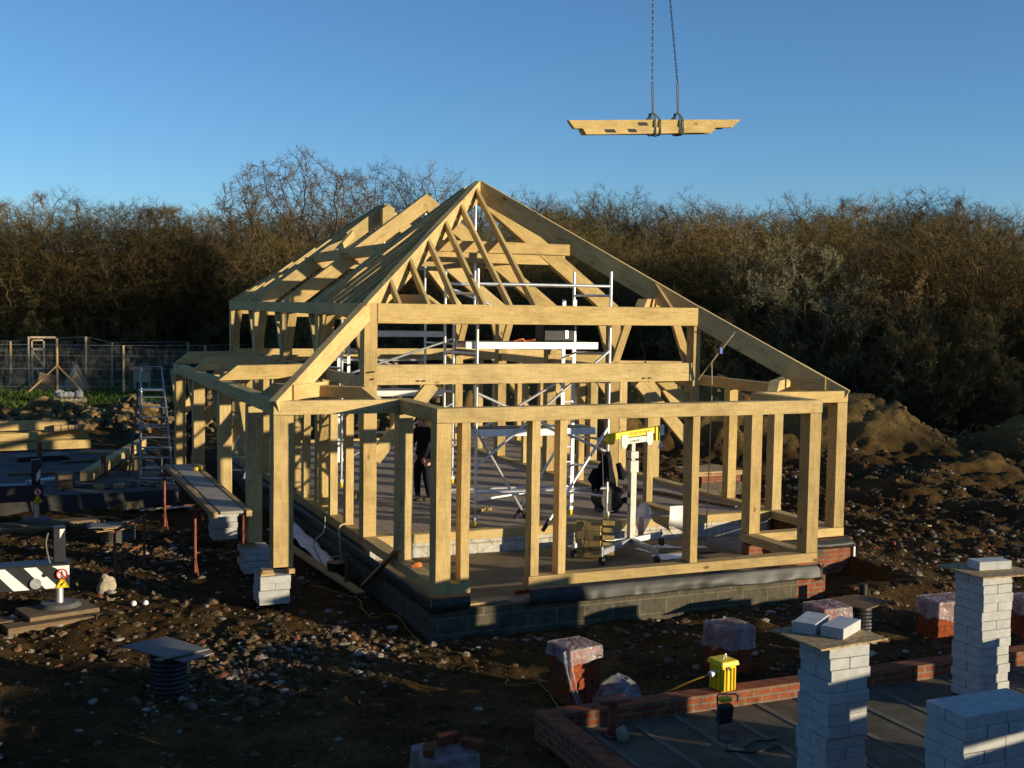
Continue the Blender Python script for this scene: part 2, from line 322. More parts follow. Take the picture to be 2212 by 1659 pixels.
# clods on the heaps
b=bmesh.new(); bmesh.ops.create_icosphere(b,subdivisions=2,radius=1); i2=np.array([v.co[:] for v in b.verts]); f2=np.array([[v.index for v in f.verts] for f in b.faces]); b.free()
VV=[];FF=[];cnt=0
for k in range(9000):
    if random.random()<.45: x,y=random.uniform(-8,4),random.gauss(24,1.7)
    elif random.random()<.45: t=random.random(); x,y=9.5-7.5*t+random.gauss(0,1.8),19.5+5.5*t+random.gauss(0,1.8)
    elif random.random()<.5: t=random.random(); x,y=18.8-9.3*t+random.gauss(0,2),10.8+8.7*t+random.gauss(0,2)
    else: x,y=random.gauss(24,3),random.gauss(8,2.5)
    z=gz(x,y)
    if z<-.42 or cnt>2400: continue
    s=.04+.17*random.random()**2.4
    if z>.6 or x>10: s*=.45
    v=i2*(1+.5*(rng.random((len(i2),1))-.5))*np.array([1.2,1.,.8])*s; a=rng.random()*6.28; c,sn=math.cos(a),math.sin(a); v=v@np.array([[c,sn,0],[-sn,c,0],[0,0,1]])
    VV.append(v+np.array([x,y,z+s*.2])); FF.append(f2+len(i2)*cnt); cnt+=1
cl=simple('clay',(.17,.115,.052),.95,0,.45,2.5,.1,.5)
cm=bpy.data.meshes.new('clay_clods'); cm.from_pydata(np.concatenate(VV).tolist(),[],np.concatenate(FF).tolist()); cm.materials.append(cl); co=bpy.data.objects.new('clay_clods',cm); COL.objects.link(co); tag(co,'lumpy clods of yellowish clay on the spoil heaps','clay clods',kind='stuff')
go=bpy.data.objects.new('grass',me); COL.objects.link(go); tag(go,'rough green grass strip in front of the netting fence','grass',kind='stuff')
# ------------------------------------------------------------------ trees
class TB:                                                  # fast tube collector
    def __init__(s): s.v=[];s.f=[];s.n=0
    def tube(s,P,R,n):
        k=len(P); rings=[]
        t=P[-1]-P[0]; t=t/(np.linalg.norm(t)+1e-9); a=np.cross(t,[.31,.77,.55]); a/=np.linalg.norm(a)+1e-9; b=np.cross(t,a)
        if n==2: off=[a,-a]
        else: off=[a*math.cos(6.2832*j/n)+b*math.sin(6.2832*j/n) for j in range(n)]
        off=np.array(off)
        s.v.append((P[:,None,:]+off[None]*R[:,None,None]).reshape(-1,3))
        for i in range(k-1):
            o=s.n+i*n
            for j in range(1 if n==2 else n):
                j2=(j+1)%n; s.f.append((o+j,o+j2,o+n+j2,o+n+j))
        s.n+=k*n
    def mesh(s,name,m):
        me=bpy.data.meshes.new(name); me.from_pydata(np.concatenate(s.v).tolist(),[],s.f); me.materials.append(m); return me
def grow_tree(seed,H,kind,twigm):
    r=np.random.default_rng(seed); T=TB();Cn=TB()
    spec=dict(wood=dict(tr=.085,n=[17,12,10,9],ang=.80,lr=[.50,.50,.5,.5],low=.12,up=.085,stems=1),
              oak=dict(tr=.17,n=[17,14,11,9],ang=.86,lr=[.80,.44,.42,.46],low=.38,up=.075,stems=1),
              bush=dict(tr=.05,n=[10,10,9,6],ang=.60,lr=[.5,.5,.5,.55],low=.10,up=.11,stems=9))[kind]
    def br(p,d,L,rad,lev):
        ns=[9,6,4,3,2][lev]; P=[p];step=L/ns; cur=d.copy()
        wob=[.07,.22,.25,.25,.2][lev]
        for i in range(ns):
            cur=cur+r.normal(0,wob,3); cur[2]+=spec['up']*(.5 if lev else .2)
            cur/=np.linalg.norm(cur); P.append(P[-1]+cur*step)
        P=np.array(P); R=rad*np.linspace(1,.22 if lev else .30,ns+1)
        (T if lev<=1 else Cn).tube(P,R,[8,5,4,3,2][lev])
        if lev>=4: return
        nc=spec['n'][lev]; nc=max(2,int(nc*(.8+.4*r.random())))
        for c in range(nc):
            lo=spec['low'] if lev==0 else .22
            t=lo+(1-lo)*(c+r.random())/nc; q=min(ns-1,int(t*ns)); fr=t*ns-q; pp=P[q]*(1-fr)+P[q+1]*fr
            dd=P[q+1]-P[q]; dd/=np.linalg.norm(dd); pv=np.cross(dd,r.normal(0,1,3)); pv/=np.linalg.norm(pv)
            an=spec['ang']*(.7+.6*r.random())*(1.25-.5*t if lev==0 else 1); nd=dd*math.cos(an)+pv*math.sin(an)
            sh=(1.05-.55*t) if lev==0 and kind!='oak' else ((1.12-.45*t) if lev==0 else 1-.35*t)
            LL=L*spec['lr'][lev]*sh*(.75+.5*r.random())
            if lev==0 and kind=='bush': LL*=.8
            br(pp,nd,LL,max(.0075 if kind!='oak' else .0125,rad*(.50 if lev==0 and kind!='oak' else .42)*(1-.35*t)),lev+1)
    for s in range(spec['stems']):
        if spec['stems']==1: br(np.zeros(3),np.array([r.normal(0,.04),r.normal(0,.04),1.]),H*(.62 if kind=='oak' else .88),spec['tr']*H/9,0)
        else:
            a=r.random()*6.28; k=.12+.42*r.random(); br(np.array([.25*math.cos(a),.25*math.sin(a),0]),np.array([k*math.cos(a),k*math.sin(a),1.])/math.hypot(1,k),H*(.6+.3*r.random()),.035+.02*r.random(),0)
    zz=np.concatenate(Cn.v)[:,2]; k=H/np.percentile(zz,99.7)
    T.v=[v*k for v in T.v]; Cn.v=[v*k for v in Cn.v]
    return T.mesh('trunk',M['bark']),Cn.mesh('crown',twigm)
def colonize(seed,H,z0,rx,N,step,twigm,tr=.10,flat=1.0,tip=.011,tw=(.35,.85)):
    """crown grown towards points spread through a dome, then fine twigs on every thin limb"""
    r=np.random.default_rng(seed); A=[]
    while len(A)<N:
        p=r.uniform(-1,1,3); q=np.linalg.norm(p)
        if q<1 and (q>.55 or r.random()<.45) and p[2]>-.75: A.append(p)
    A=np.array(A); lob=1+.18*np.sin(3*np.arctan2(A[:,1],A[:,0])+seed)+.10*np.sin(5*np.arctan2(A[:,1],A[:,0])+2*seed); zc=(z0+H)/2; rz=(H-z0)/2
    A=np.stack([A[:,0]*rx*lob,A[:,1]*rx*lob,zc+A[:,2]*rz*(1-.12*(lob-1)/.28)],-1)
    P=[np.zeros(3)]; par=[-1]; lean=r.normal(0,.05,2)
    while P[-1][2]<z0*1.02: P.append(P[-1]+np.array([lean[0]+r.normal(0,.06),lean[1]+r.normal(0,.06),1.])*step); par.append(len(P)-2)
    P=list(P); nd=np.full(len(A),1e9); ni=np.zeros(len(A),int)
    for i,p in enumerate(P):
        d=np.linalg.norm(A-p,axis=1); m=d<nd; nd[m]=d[m]; ni[m]=i
    for it in range(90):
        if len(A)==0: break
        act=nd<max(rx,rz)*(1.2 if it<6 else .7); new=[]
        for i in np.unique(ni[act]):
            v=A[act&(ni==i)]-P[i]; v/=np.linalg.norm(v,axis=1)[:,None]; d=v.sum(0); d/=np.linalg.norm(d)+1e-9; d=d+r.normal(0,.20,3); d[2]+=.05
            d/=np.linalg.norm(d); new.append((P[i]+d*step,i))
        if not new: break
        for p,i in new:
            P.append(p); par.append(i); k=len(P)-1; d=np.linalg.norm(A-p,axis=1); m=d<nd; nd[m]=d[m]; ni[m]=k
        keep=nd>step*1.15; A=A[keep]; nd=nd[keep]; ni=ni[keep]
    n=len(P); P=np.array(P); par=np.array(par); R2=np.zeros(n); kids=np.zeros(n,int)
    for k in range(n-1,0,-1):
        if kids[k]==0: R2[k]=tip**2.3
        R2[par[k]]+=R2[k]; kids[par[k]]+=1
    R=R2**(1/2.3); R*=tr/R[0] if R[0]>tr else 1; R=np.maximum(R,tip*.8)
    T=TB();Cn=TB()
    for k in range(1,n):
        a=par[k]; big=R[k]>tr*.22
        (T if big else Cn).tube(np.array([P[a],P[k]+(P[k]-P[a])*.06]),np.array([min(R[a],R[k]*1.35),R[k]]),7 if big else (4 if R[k]>.03 else 3))
        if R[k]<.035 and k>8:
            d0=(P[k]-P[a])/step
            for j in range(4 if kids[k] else 5):
                d=d0*.8+r.normal(0,.45,3); d[2]+=.22; d/=np.linalg.norm(d); L=r.uniform(*tw); m_=P[k]+d*L*.5+r.normal(0,.05,3); e_=P[k]+d*L+r.normal(0,.09,3)
                Cn.tube(np.array([P[k],m_,e_]),np.array([tip*.75,tip*.6,tip*.35]),2)
                for q in range(2):
                    d2=d+r.normal(0,.6,3); d2/=np.linalg.norm(d2); Cn.tube(np.array([m_,m_+d2*L*.55]),np.array([tip*.55,tip*.3]),2)
    return T.mesh('trunk',M['bark']),Cn.mesh('crown',twigm)
def plant(meshes,name,loc,label,cat,group=None,rz=0,s=1.,sz=None):
    t=thing(name,loc,label,cat,group,rz); t.scale=(s,s,sz or s)
    for q,nm in zip(meshes,('trunk','crown')):
        o=bpy.data.objects.new(nm,q); COL.objects.link(o); o.parent=t
    return t
wood_m=[colonize(100+i,10.,2.0+.4*(i%3),2.3+.25*(i%4),640,.36,M['twig'],.12,1,.0085,(.25,.65)) for i in range(6)]
bush_m=[grow_tree(200+i,4.2,'bush',M['lightened_twig']) for i in range(4)]
pale_m=grow_tree(301,6.,'bush',M['twig_pale'])
oak_m=[colonize(400+i,13.,3.4,(5.6,4.6,5.0)[i],1700,.38,M['twig_oak'],.30,1,.0115,(.25,.6)) for i in range(3)]
SKY=[(-60,440),(0,440),(150,415),(300,432),(400,420),(480,445),(560,440),(1050,430),(1110,408),(1250,410),(1420,430),(1500,412),(1620,432),(1750,428),(1850,420),(1930,440),(2000,415),(2080,428),(2150,450),(2212,468),(2320,480)]
def skyline(px): return float(np.interp(px,[a for a,_ in SKY],[c for _,c in SKY]))
def azpt(px,dist):                                         # a spot on the ground in the direction of photo column px
    d=CF+CR*(px-1106)/FPX; d=d[:2]/np.linalg.norm(d[:2]); return CAM[0]+d[0]*dist,CAM[1]+d[1]*dist
rt=random.Random(5)
rows=[(50,1350,2300,14),(56,1130,2320,16),(63,-80,2320,26),(70,-80,2320,27),(78,-80,2320,27),(87,-80,2320,27),(97,-80,2320,26),(110,-80,2320,25)]
for ri,(dist,p0,p1,cnt) in enumerate(rows):
    for k in range(cnt):
        px=p0+(p1-p0)*(k+rt.uniform(.1,.9))/cnt; dd=dist+rt.uniform(-3,3)
        if px<560: dd=max(dd,74)
        x,y=azpt(px,dd); z=gz(x,y)
        hor=644+.0146*px; top=skyline(px)+(rt.uniform(0,46) if ri>3 else rt.uniform(28,80))+(26 if ri<2 else 0)+(14 if ri==2 else 0)
        if 480<px<1060: top=max(top,436)
        Ht=CAM[2]+(hor-top)/FPX*dd-z
        s=Ht/10.; wid=s*rt.uniform(1.1,1.5)*(1.15 if ri<3 else 1)
        plant(wood_m[rt.randrange(6)],'woodland_tree',(x,y,z-.1),'bare brown leafless tree in the dense wood behind the building site','tree','bare trees of the wood',rt.uniform(0,6.28),wid,s)
for k in range(230):
    px=rt.uniform(-70,2310); near=46 if px>1500 else (58 if px>560 else 73); dd=near+rt.random()**1.5*28
    if px>1900: dd=44+rt.random()*25
    x,y=azpt(px,dd); s=rt.uniform(.75,1.35)
    plant(bush_m[rt.randrange(4)],'thicket_shrub',(x,y,gz(x,y)-.1),'bare tangled brown shrub at the foot of the wood','shrub','bare shrubs along the edge of the wood',rt.uniform(0,6.28),s)
for k in range(26):                                        # the wood goes on outside the picture and shades its right side
    a=math.radians(rt.uniform(64,84)); dd=rt.uniform(44,72); x,y=CAM[0]+math.sin(a)*dd,CAM[1]+math.cos(a)*dd; s=rt.uniform(.7,.95)
    plant(wood_m[rt.randrange(6)],'woodland_tree',(x,y,gz(x,y)-.1),'bare brown leafless tree in the dense wood behind the building site','tree','bare trees of the wood',rt.uniform(0,6.28),s*1.2,s)
x,y=azpt(1740,47); plant(pale_m,'pale_shrub',(x,y,gz(x,y)),'rounded pale grey-green bare shrub standing out before the dark wood on the right','shrub',None,1.,1.55,1.2)
for px,dd,Ht,mi,lb in((640,66,12.2,0,'tallest spreading bare oak rising above the wood, left of the roof frame'),(815,70,12.4,1,'bare oak with forked crown directly behind the two rear roof peaks'),(935,74,12.7,2,'bare oak with dense fine twigs just left of the front roof peak')):
    x,y=azpt(px,dd); z=gz(x,y); plant(oak_m[mi],'oak_tree',(x,y,z),lb,'tree','tall oaks above the wood',[.4,2.2,4.4][mi],Ht/13.*.98,Ht/13.)
# ------------------------------------------------------------------ the oak frame
W=6.38; A=1.87; ZT=3.836; ZE=2.42; ZR=6.24
house=thing('timber_house',(0,0,0),'unfinished oak timber frame of a hipped-roof building standing on its plinth','timber frame')
def timber(name,p0,p1,w,h,m=None,parent=None,up=(0,0,1),cut0=0,cut1=0,warp=.004,group=None):
    """squared timber from p0 to p1 (centre line), w across, h along 'up'; cut0/cut1 slant the ends (top pulled in)"""
    p0=Vector(p0);p1=Vector(p1); x=(p1-p0); L=x.length; x.normalize(); u=Vector(up); u=(u-x*u.dot(x)); 
    if u.length<1e-4: u=Vector((0,1,0))-x*x.y
    u.normalize(); y=u.cross(x)
    n=max(2,int(L/.9)+1); vs=[];fs=[]
    for i in range(n+1):
        t=i/n
        for a,b_ in((-1,-1),(1,-1),(1,1),(-1,1)):
            xx=t*L
            if i==0: xx+=(cut0 if b_>0 else 0) if cut0>0 else (-cut0 if b_<0 else 0)
            if i==n: xx-=(cut1 if b_>0 else 0) if cut1>0 else (-cut1 if b_<0 else 0)
            j=warp if 0<i<n else 0
            vs.append((xx,a*w/2+random.uniform(-j,j),b_*h/2+random.uniform(-j,j)))
    for i in range(n):
        for k in range(4):
            o=4*i; fs.append((o+k,o+(k+1)%4,o+4+(k+1)%4,o+4+k))
    fs+=[(3,2,1,0),tuple(4*n+k for k in range(4))]
    me=bpy.data.meshes.new(name); me.from_pydata(vs,[],fs); me.update(); me.materials.append(m or M['oak'])
    b=bmesh.new(); b.from_mesh(me); bmesh.ops.recalc_face_normals(b,faces=b.faces); 
    ed=[e for e in b.edges if len(e.link_faces)==2 and e.calc_face_angle(0)>.8]
    bmesh.ops.bevel(b,geom=ed,offset=.005,segments=1,affect='EDGES',clamp_overlap=True); b.to_mesh(me); b.free()
    o=bpy.data.objects.new(name,me); COL.objects.link(o)
    mw=Matrix(((x.x,y.x,u.x,p0.x),(x.y,y.y,u.y,p0.y),(x.z,y.z,u.z,p0.z),(0,0,0,1)))
    if parent is None: parent=house
    if parent=='none': o.matrix_world=mw
    else:
        o.parent=parent; o.matrix_local=Matrix.Translation(-world_loc(parent))@mw
    return o
def post(name,x0,x1,y0,y1,z0,z1,**k): return timber(name,((x0+x1)/2,(y0+y1)/2,z0),((x0+x1)/2,(y0+y1)/2,z1),abs(x1-x0),abs(y1-y0),up=(0,1,0),**k)
def bx(name,x0,x1,y0,y1,z0,z1,**k):                        # horizontal timber along its longer side
    if abs(x1-x0)>=abs(y1-y0): return timber(name,(x0,(y0+y1)/2,(z0+z1)/2),(x1,(y0+y1)/2,(z0+z1)/2),abs(y1-y0),abs(z1-z0),**k)
    return timber(name,((x0+x1)/2,y0,(z0+z1)/2),((x0+x1)/2,y1,(z0+z1)/2),abs(x1-x0),abs(z1-z0),**k)
FR=[0.,3.06,6.12,9.07,12.14]
e=.003
# front frame
post('post',0,.22,0,.24,e,ZT); post('post',W-.15,W,0,.24,e,3.5); 
bx('tie_beam',.222,W+.0,-.012,.2,3.51,ZT); bx('mid_rail',.222,W-.152,.012,.2,2.5,2.828)
timber('brace',(.2,.1,1.27),(1.22,.1,2.50),.09,.23); timber('brace',(W-.13,.1,1.36),(5.15,.1,2.50),.09,.23)
timber('brace',(W-.05,.14,2.05),(5.35,.3,2.78),.07,.20)
# arcade posts, plates, rails
for Y in FR[1:]:
    post('post',0,.22,Y,Y+.24,e,3.615); post('post',W-.22,W,Y,Y+.24,e,3.615)
for x0,x1 in((0,.2),(W-.2,W)):
    bx('arcade_plate',x0,x1,.245,12.38,3.62,ZT)
    for k,Y in enumerate(FR):
        xc=(x0+x1)/2
        if k<4: timber('brace',(xc,Y+.22,2.72),(xc,Y+.80,3.63),.075,.17,up=(1,0,0))
        if k>0: timber('brace',(xc,Y+.02,2.72),(xc,Y-.56,3.63),.075,.17,up=(1,0,0))
for a,b_ in zip(FR[:-1],FR[1:]):
    bx('rail',.04,.16,a+.245,b_-.005,2.42,2.62); bx('rail',W-.16,W-.04,a+.245,b_-.005,2.44,2.62)
bx('tie_beam',.2,W-.2,12.16,12.36,3.52,3.80); 
for Y in(3.06,6.12,9.07): bx('tie_beam',.225,W-.225,Y+.02,Y+.22,3.53,3.80)
bx('mid_rail',.225,W-.225,12.18,12.34,2.46,2.62)
# left wall studs
for Y,wd in((1.12,.15),(2.16,.13),(4.2,.14),(5.02,.13),(7.2,.13),(8.1,.13),(10.1,.13),(11.1,.13)): post('stud',.01,.15,Y,Y+wd,e,2.415)
timber('brace',(.09,3.0,1.25),(.09,2.2,2.4),.08,.18,up=(1,0,0)); timber('brace',(.09,6.1,1.25),(.09,5.3,2.4),.08,.18,up=(1,0,0))
# porch bay
YB=-3.51
post('post',0,.22,YB,YB+.24,-.147,2.215); post('post',.37,.50,YB+.01,YB+.2,e,2.215); post('post',1.43,1.56,YB+.01,YB+.21,e,2.215); post('stud',1.86,1.98,YB+.01,YB+.2,e,2.215)
post('post',4.06,4.19,YB+.01,YB+.24,e,2.215); post('post',W-.19,W+.03,YB,YB+.25,e,2.215)
bx('wall_plate',0,W+.04,YB-e,YB+.21,2.22,ZE); bx('wall_plate',0,.21,YB+.215,-1.655,2.22,ZE); bx('wall_plate',W-.18,W+.04,YB+.215,-1.88,2.22,ZE)
bx('sill',.225,.52,YB,YB+.2,-.15,0); bx('sill',1.40,W+.03,YB-e,YB+.21,-.15,0)
bx('sill',0,.22,YB+.245,-.005,-.15,0); bx('sill',0,.22,.0,12.4,-.152,-.002); bx('sill',W-.18,W+.04,YB+.215,-1.655,-.15,0)
bx('sill',W-.176,8.25,-1.88,-1.66,-.152,-.002); bx('sill',.225,8.02,-.012,.2,-.155,-.005); bx('sill',8.03,8.25,-1.655,13.9,-.15,0); bx('sill',W-.2,W,.21,13.8,-.16,-.01)
bx('sill',0,8.25,13.8,14.,-.156,-.006)
post('post',0,.22,-1.87,-1.63,e,2.215); post('post',W-.13,W+.09,-1.87,-1.63,e,2.215); post('post',8.03,8.25,-1.87,-1.62,e,2.215); post('post',8.06,8.27,0,.23,e,2.215)
# eaves plates round the aisles
bx('wall_plate',-1.87,.0,-1.87,-1.66,2.22,ZE); bx('wall_plate',W+.045,8.25,-1.875,-1.66,2.22,ZE); bx('wall_plate',-1.87,-1.67,-1.655,8.8,2.222,ZE+.002); bx('wall_plate',8.05,8.25,-1.655,13.8,2.222,ZE+.002); bx('wall_plate',0,8.25,13.8,14.0,2.22,ZE)
# left aisle (verandah) posts, ties and braces
post('post',-1.87,-1.58,-1.87,-1.62,.03,2.215)
for Y in(0.,2.66,5.72,8.4):
    post('post',-1.87,-1.65,Y,Y+.25,.03 if Y<4 else -.12,2.215)
    if Y>1:
        timber('tie_beam',(-1.89,Y+.1,ZE+.14),(0.,Y+.1,ZE+.17),.18,.26,cut0=.34)
        timber('brace',(-1.72,Y+.12,1.36),(-.66,Y+.12,2.44),.08,.22)
    timber('brace',(-1.76,Y+.24,1.5),(-1.76,Y+.95,2.24),.08,.2,up=(1,0,0))
for dy,z in((3.9,2.0),(1.25,2.0)):                        # forged ties bolted under the plate
    m_=MB(); m_.tube([(-1.90,dy,z+.22),(-1.90,dy,z-.18)],.012,6); m_.tube([(-1.90,dy,z),(-1.90,dy-.5,z+.02)],.012,6); m_.build('iron_strap',M['black'],house)
timber('dragon_beam',(-1.60,-1.60,ZE+.11),(-.95,-.95,ZE+.11),.20,.22); timber('dragon_beam',(7.98,-1.60,ZE+.11),(7.55,-1.17,ZE+.11),.20,.22)
timber('angle_tie',(-1.72,-.35,ZE+.085),(-.28,-1.79,ZE+.085),.18,.17,cut0=.25,cut1=.25); timber('angle_tie',(8.10,-.35,ZE+.085),(6.75,-1.72,ZE+.085),.18,.17,cut0=.25,cut1=.25)
timber('angle_tie',(.08,1.25,ZT+.075),(1.30,.06,ZT+.075),.18,.15,cut0=.22,cut1=.22); timber('angle_tie',(W-.08,1.3,ZT+.075),(W-1.25,.08,ZT+.075),.18,.15,cut0=.22,cut1=.22)
# right aisle
for Y in FR[1:]:
    timber('tie_beam',(W,Y+.11,ZE+.17),(8.27,Y+.11,ZE+.14),.18,.26,cut1=.34); timber('brace',(8.05,Y+.12,1.5),(7.3,Y+.12,2.42),.08,.2)
for Y in(1.5,3.0,4.55,6.1,7.6,9.1,10.6,12.15): post('post',8.05,8.25,Y,Y+(.2 if int(Y*2)%3==0 else .13),e,2.215)
post('post',8.03,8.25,13.79,13.99,e,2.215); post('post',0,.22,13.79,13.99,e,2.215)
for X_ in(1.0,1.9,2.8,3.9,4.9,5.7,6.6,7.4): post('stud' if X_ not in(1.9,3.9,6.6) else 'post',X_,X_+(.12 if X_ not in(1.9,3.9,6.6) else .2),13.81,13.98,e,2.215)
for Y in(1.6,4.6,7.6,10.6): post('stud',W-.15,W-.01,Y,Y+.14,e,2.435)
# roof: hips, jacks, purlins, trusses
def rf(x,y):                                              # roof height of the three slopes
    return min(ZT+.755*min(x,W-x)*1.0, ZT+.778*y, ZT+.778*(12.39-y))
AP=Vector((W/2,3.09,ZR))
def slope_t(name,p0,p1,w,h,**k):                          # top edge runs p0-p1
    p0=Vector(p0);p1=Vector(p1);x=(p1-p0).normalized(); u=(Vector((0,0,1))-x*x.z).normalized(); return timber(name,p0-u*h/2,p1-u*h/2,w,h,**k)
slope_t('hip_rafter',(-1.89,-1.89,ZE+.005),(0,0,ZT+.01),.13,.30); slope_t('hip_rafter',(0.01,.01,ZT+.012),AP+Vector((-.05,-.05,0)),.12,.33)
slope_t('hip_rafter',(8.27,-1.89,ZE+.005),(W,0,ZT+.01),.12,.36); slope_t('hip_rafter',(W-.01,.01,ZT+.012),AP+Vector((.05,-.05,0)),.12,.36)
AB=Vector((W/2,9.33,ZR))
slope_t('hip_rafter',(0,12.39,ZT),AB+Vector((-.07,.07,0)),.11,.26); slope_t('hip_rafter',(W,12.39,ZT),AB+Vector((.07,.07,0)),.11,.26)
for X_ in(.60,1.10,1.61,2.10,2.58,3.06): slope_t('jack_rafter',(X_,-.01,ZT+.012),(X_,X_*.965,ZT+.012+.778*X_*.965),.062,.13)
slope_t('jack_rafter',(5.74,-.01,ZT+.012),(5.74,.60,ZT+.012+.778*.60),.062,.13)
for Y in(.45,.9,1.35,1.8,2.25,2.7): slope_t('jack_rafter',(-.01,Y,ZT+.012),(Y*1.02,Y,ZT+.012+.755*Y*1.02),.072,.23)
for Y in(3.6,): slope_t('common_rafter',(-.01,Y,ZT+.012),(3.1 if Y<4 else 1.7,Y,ZT+.012+.755*(3.1 if Y<4 else 1.7)),.062,.15)
for Y in(9.75,10.15,10.6,11.05,11.5,11.95): slope_t('jack_rafter',(-.01,Y,ZT+.012),((12.36-Y)*1.02,Y,ZT+.012+.755*(12.36-Y)*1.02),.062,.13)
for Y,fy in((3.06,0),(6.15,0),(9.2,0)):
    yc=Y+.1 if Y>4 else Y+.2
    for sx in(0,1):
        a=Vector((0 if sx==0 else W,yc,ZT+.01)); b_=Vector((W/2+(-.006 if sx==0 else .006),yc,ZR+.005)); slope_t('principal_rafter',a,b_,.19,.30)
    timber('collar',(1.25,yc,4.78),(W-1.25,yc,4.78),.16,.24)
    r_=MB(); r_.tube([(W/2,yc-.02,3.8),(W/2,yc-.02,ZR-.22)],.022,8); r_.build('king_rod',M['alu_flat'],house)
q_=MB(); q_.prism([(-.15,-.62),(.15,-.62),(.15,-.13),(0,-.02),(-.15,-.13)],(W/2,8.93,ZR),(1,0,0),(0,0,1),(0,.25,0)); q_.build('king_pendant',M['oak'],house)
bx('purlin',1.70,W-1.66,1.72,1.92,4.79,5.0); bx('purlin',1.42,1.60,3.2,9.3,4.79,5.0); bx('purlin',W-1.70,W-1.50,3.3,9.3,4.72,4.92)
timber('brace',(2.4,3.2,5.55),(1.7,4.3,4.95),.08,.16); timber('brace',(2.4,6.3,5.5),(1.65,7.3,4.95),.08,.16); timber('brace',(2.35,9.1,5.5),(1.65,8.1,4.95),.08,.16)
# drawn pegs left standing proud
for x,y,z,l in((.15,-.004,2.72,.10),(.16,-.004,2.60,.05),(.95,.006,2.56,.04),(1.05,.006,2.56,.04),(5.22,.006,2.56,.04),(5.34,.006,2.56,.04),(W-.06,-.004,3.40,.05)):
    m_=MB(); m_.cyl((x,y+.02,z),(x-.01,y-l,z+.004),.013,8); m_.build('peg',M['oldwood'],house)
# floors and plinth
m_=MB(); m_.bb(.10,8.12,.10,13.85,-.5,-.062); fl=m_.build('floor_slab',None,house)
def floormat():
    m,t,b=mat('dusty_screed',.85,0,.2); v=coords(t,'Object'); f=noise(t,v,.7,7,.7); g_=noise(t,v,9,5,.7)
    r=ramp(t,f,[(.3,(.30,.24,.175)),(.7,(.42,.35,.265))]); q=ramp(t,g_,[(.3,(.75,.75,.75)),(.65,(1.05,1.05,1.05))]); c=mixc(t,1.,r.outputs[0],q.outputs[0],'MULTIPLY')
    br=N(t,'ShaderNodeTexBrick'); br.inputs['Scale'].default_value=1; br.inputs['Brick Width'].default_value=2.4; br.inputs['Row Height'].default_value=.61; br.inputs['Mortar Size'].default_value=.006
    mp=coords(t,'Object'); ro_=N(t,'ShaderNodeMapping'); ro_.inputs['Rotation'].default_value=(0,0,PI/2); t.links.new(mp,ro_.inputs[0]); t.links.new(ro_.outputs[0],br.inputs['Vector'])
    c=mixc(t,br.outputs['Fac'],c,(.06,.05,.04)); t.links.new(c,b.inputs['Base Color']); bump(t,b,g_,.2,.01); return m
M['floor']=floormat(); fl.data.materials.clear(); fl.data.materials.append(M['floor'])
m_=MB(); m_.bb(.0,W,-3.45,.0,-.8,-.40); m_.build('porch_floor',simple('dusty_boards',(.20,.155,.088),.9,0,.3,2.2,.15,.2),house)
m_=MB(); m_.bb(W,8.2,-1.7,.0,-.8,-.42); m_.build('aisle_floor',M['concrete'],house)
m_=MB(); m_.bb(.12,W-.19,.0,.099,-.60,-.157); m_.build('block_wall',M['whiteblock'],house)
m_=MB(); m_.bb(W-.18,8.0,.02,.10,-.60,-.157); m_.build('block_wall',M['whiteblock'],house)
m_=MB(); m_.bb(-.09,5.95,-3.61,-3.40,-1.1,-.335); m_.build('plinth_wall',M['blockwall'],house)
m_=MB(); m_.bb(5.95,6.5,-3.612,-3.40,-1.1,-.335); m_.build('brick_plinth',M['redwall'],house)
m_=MB(); m_.bb(-.091,.12,-3.40,14.0,-1.1,-.335); m_.build('plinth_wall',M['blockwall'],house)
m_=MB(); m_.bb(W-.2,6.5,-3.40,-1.96,-1.1,-.34); m_.build('brick_plinth',M['redwall'],house)
m_=MB(); m_.bb(6.2,8.38,-1.96,-1.74,-1.1,-.17); m_.build('brick_plinth',M['redwall'],house)
m_=MB(); m_.bb(6.75,7.75,-1.968,-1.8,-.47,-.26); m_.build('plinth_block',M['blockwall'],house)
m_=MB(); m_.bb(8.17,8.38,-1.74,14.,-1.1,-.17); m_.build('brick_plinth',M['redwall'],house)
m_=MB(); m_.bb(8.385,8.42,-2.0,-1.5,-.62,-.28); m_.build('insulation_board',M['offwhite'],house)
m_=MB(); m_.bb(.02,1.38,-3.50,-3.2,-.40,-.332); m_.build('threshold',M['concrete'],house)
timber('threshold_board',(.42,-3.42,-.315),(1.15,-3.36,-.315),.24,.03,m=M['osb'])
def sheet(name,fn,nu,nv,m,parent=None,loc=None,thick=0):
    q=MB(); vs=[fn(u/nu,v/nv) for v in range(nv+1) for u in range(nu+1)]; fs=[(v*(nu+1)+u,v*(nu+1)+u+1,(v+1)*(nu+1)+u+1,(v+1)*(nu+1)+u) for v in range(nv) for u in range(nu)]
    q.add(vs,fs); o=q.build(name,m,parent,loc,smooth=True)
    if thick: s=o.modifiers.new('thickness','SOLIDIFY'); s.thickness=thick
    return o
def nz(x,y=0,z=0): return mnoise.noise(Vector((x,y,z)))
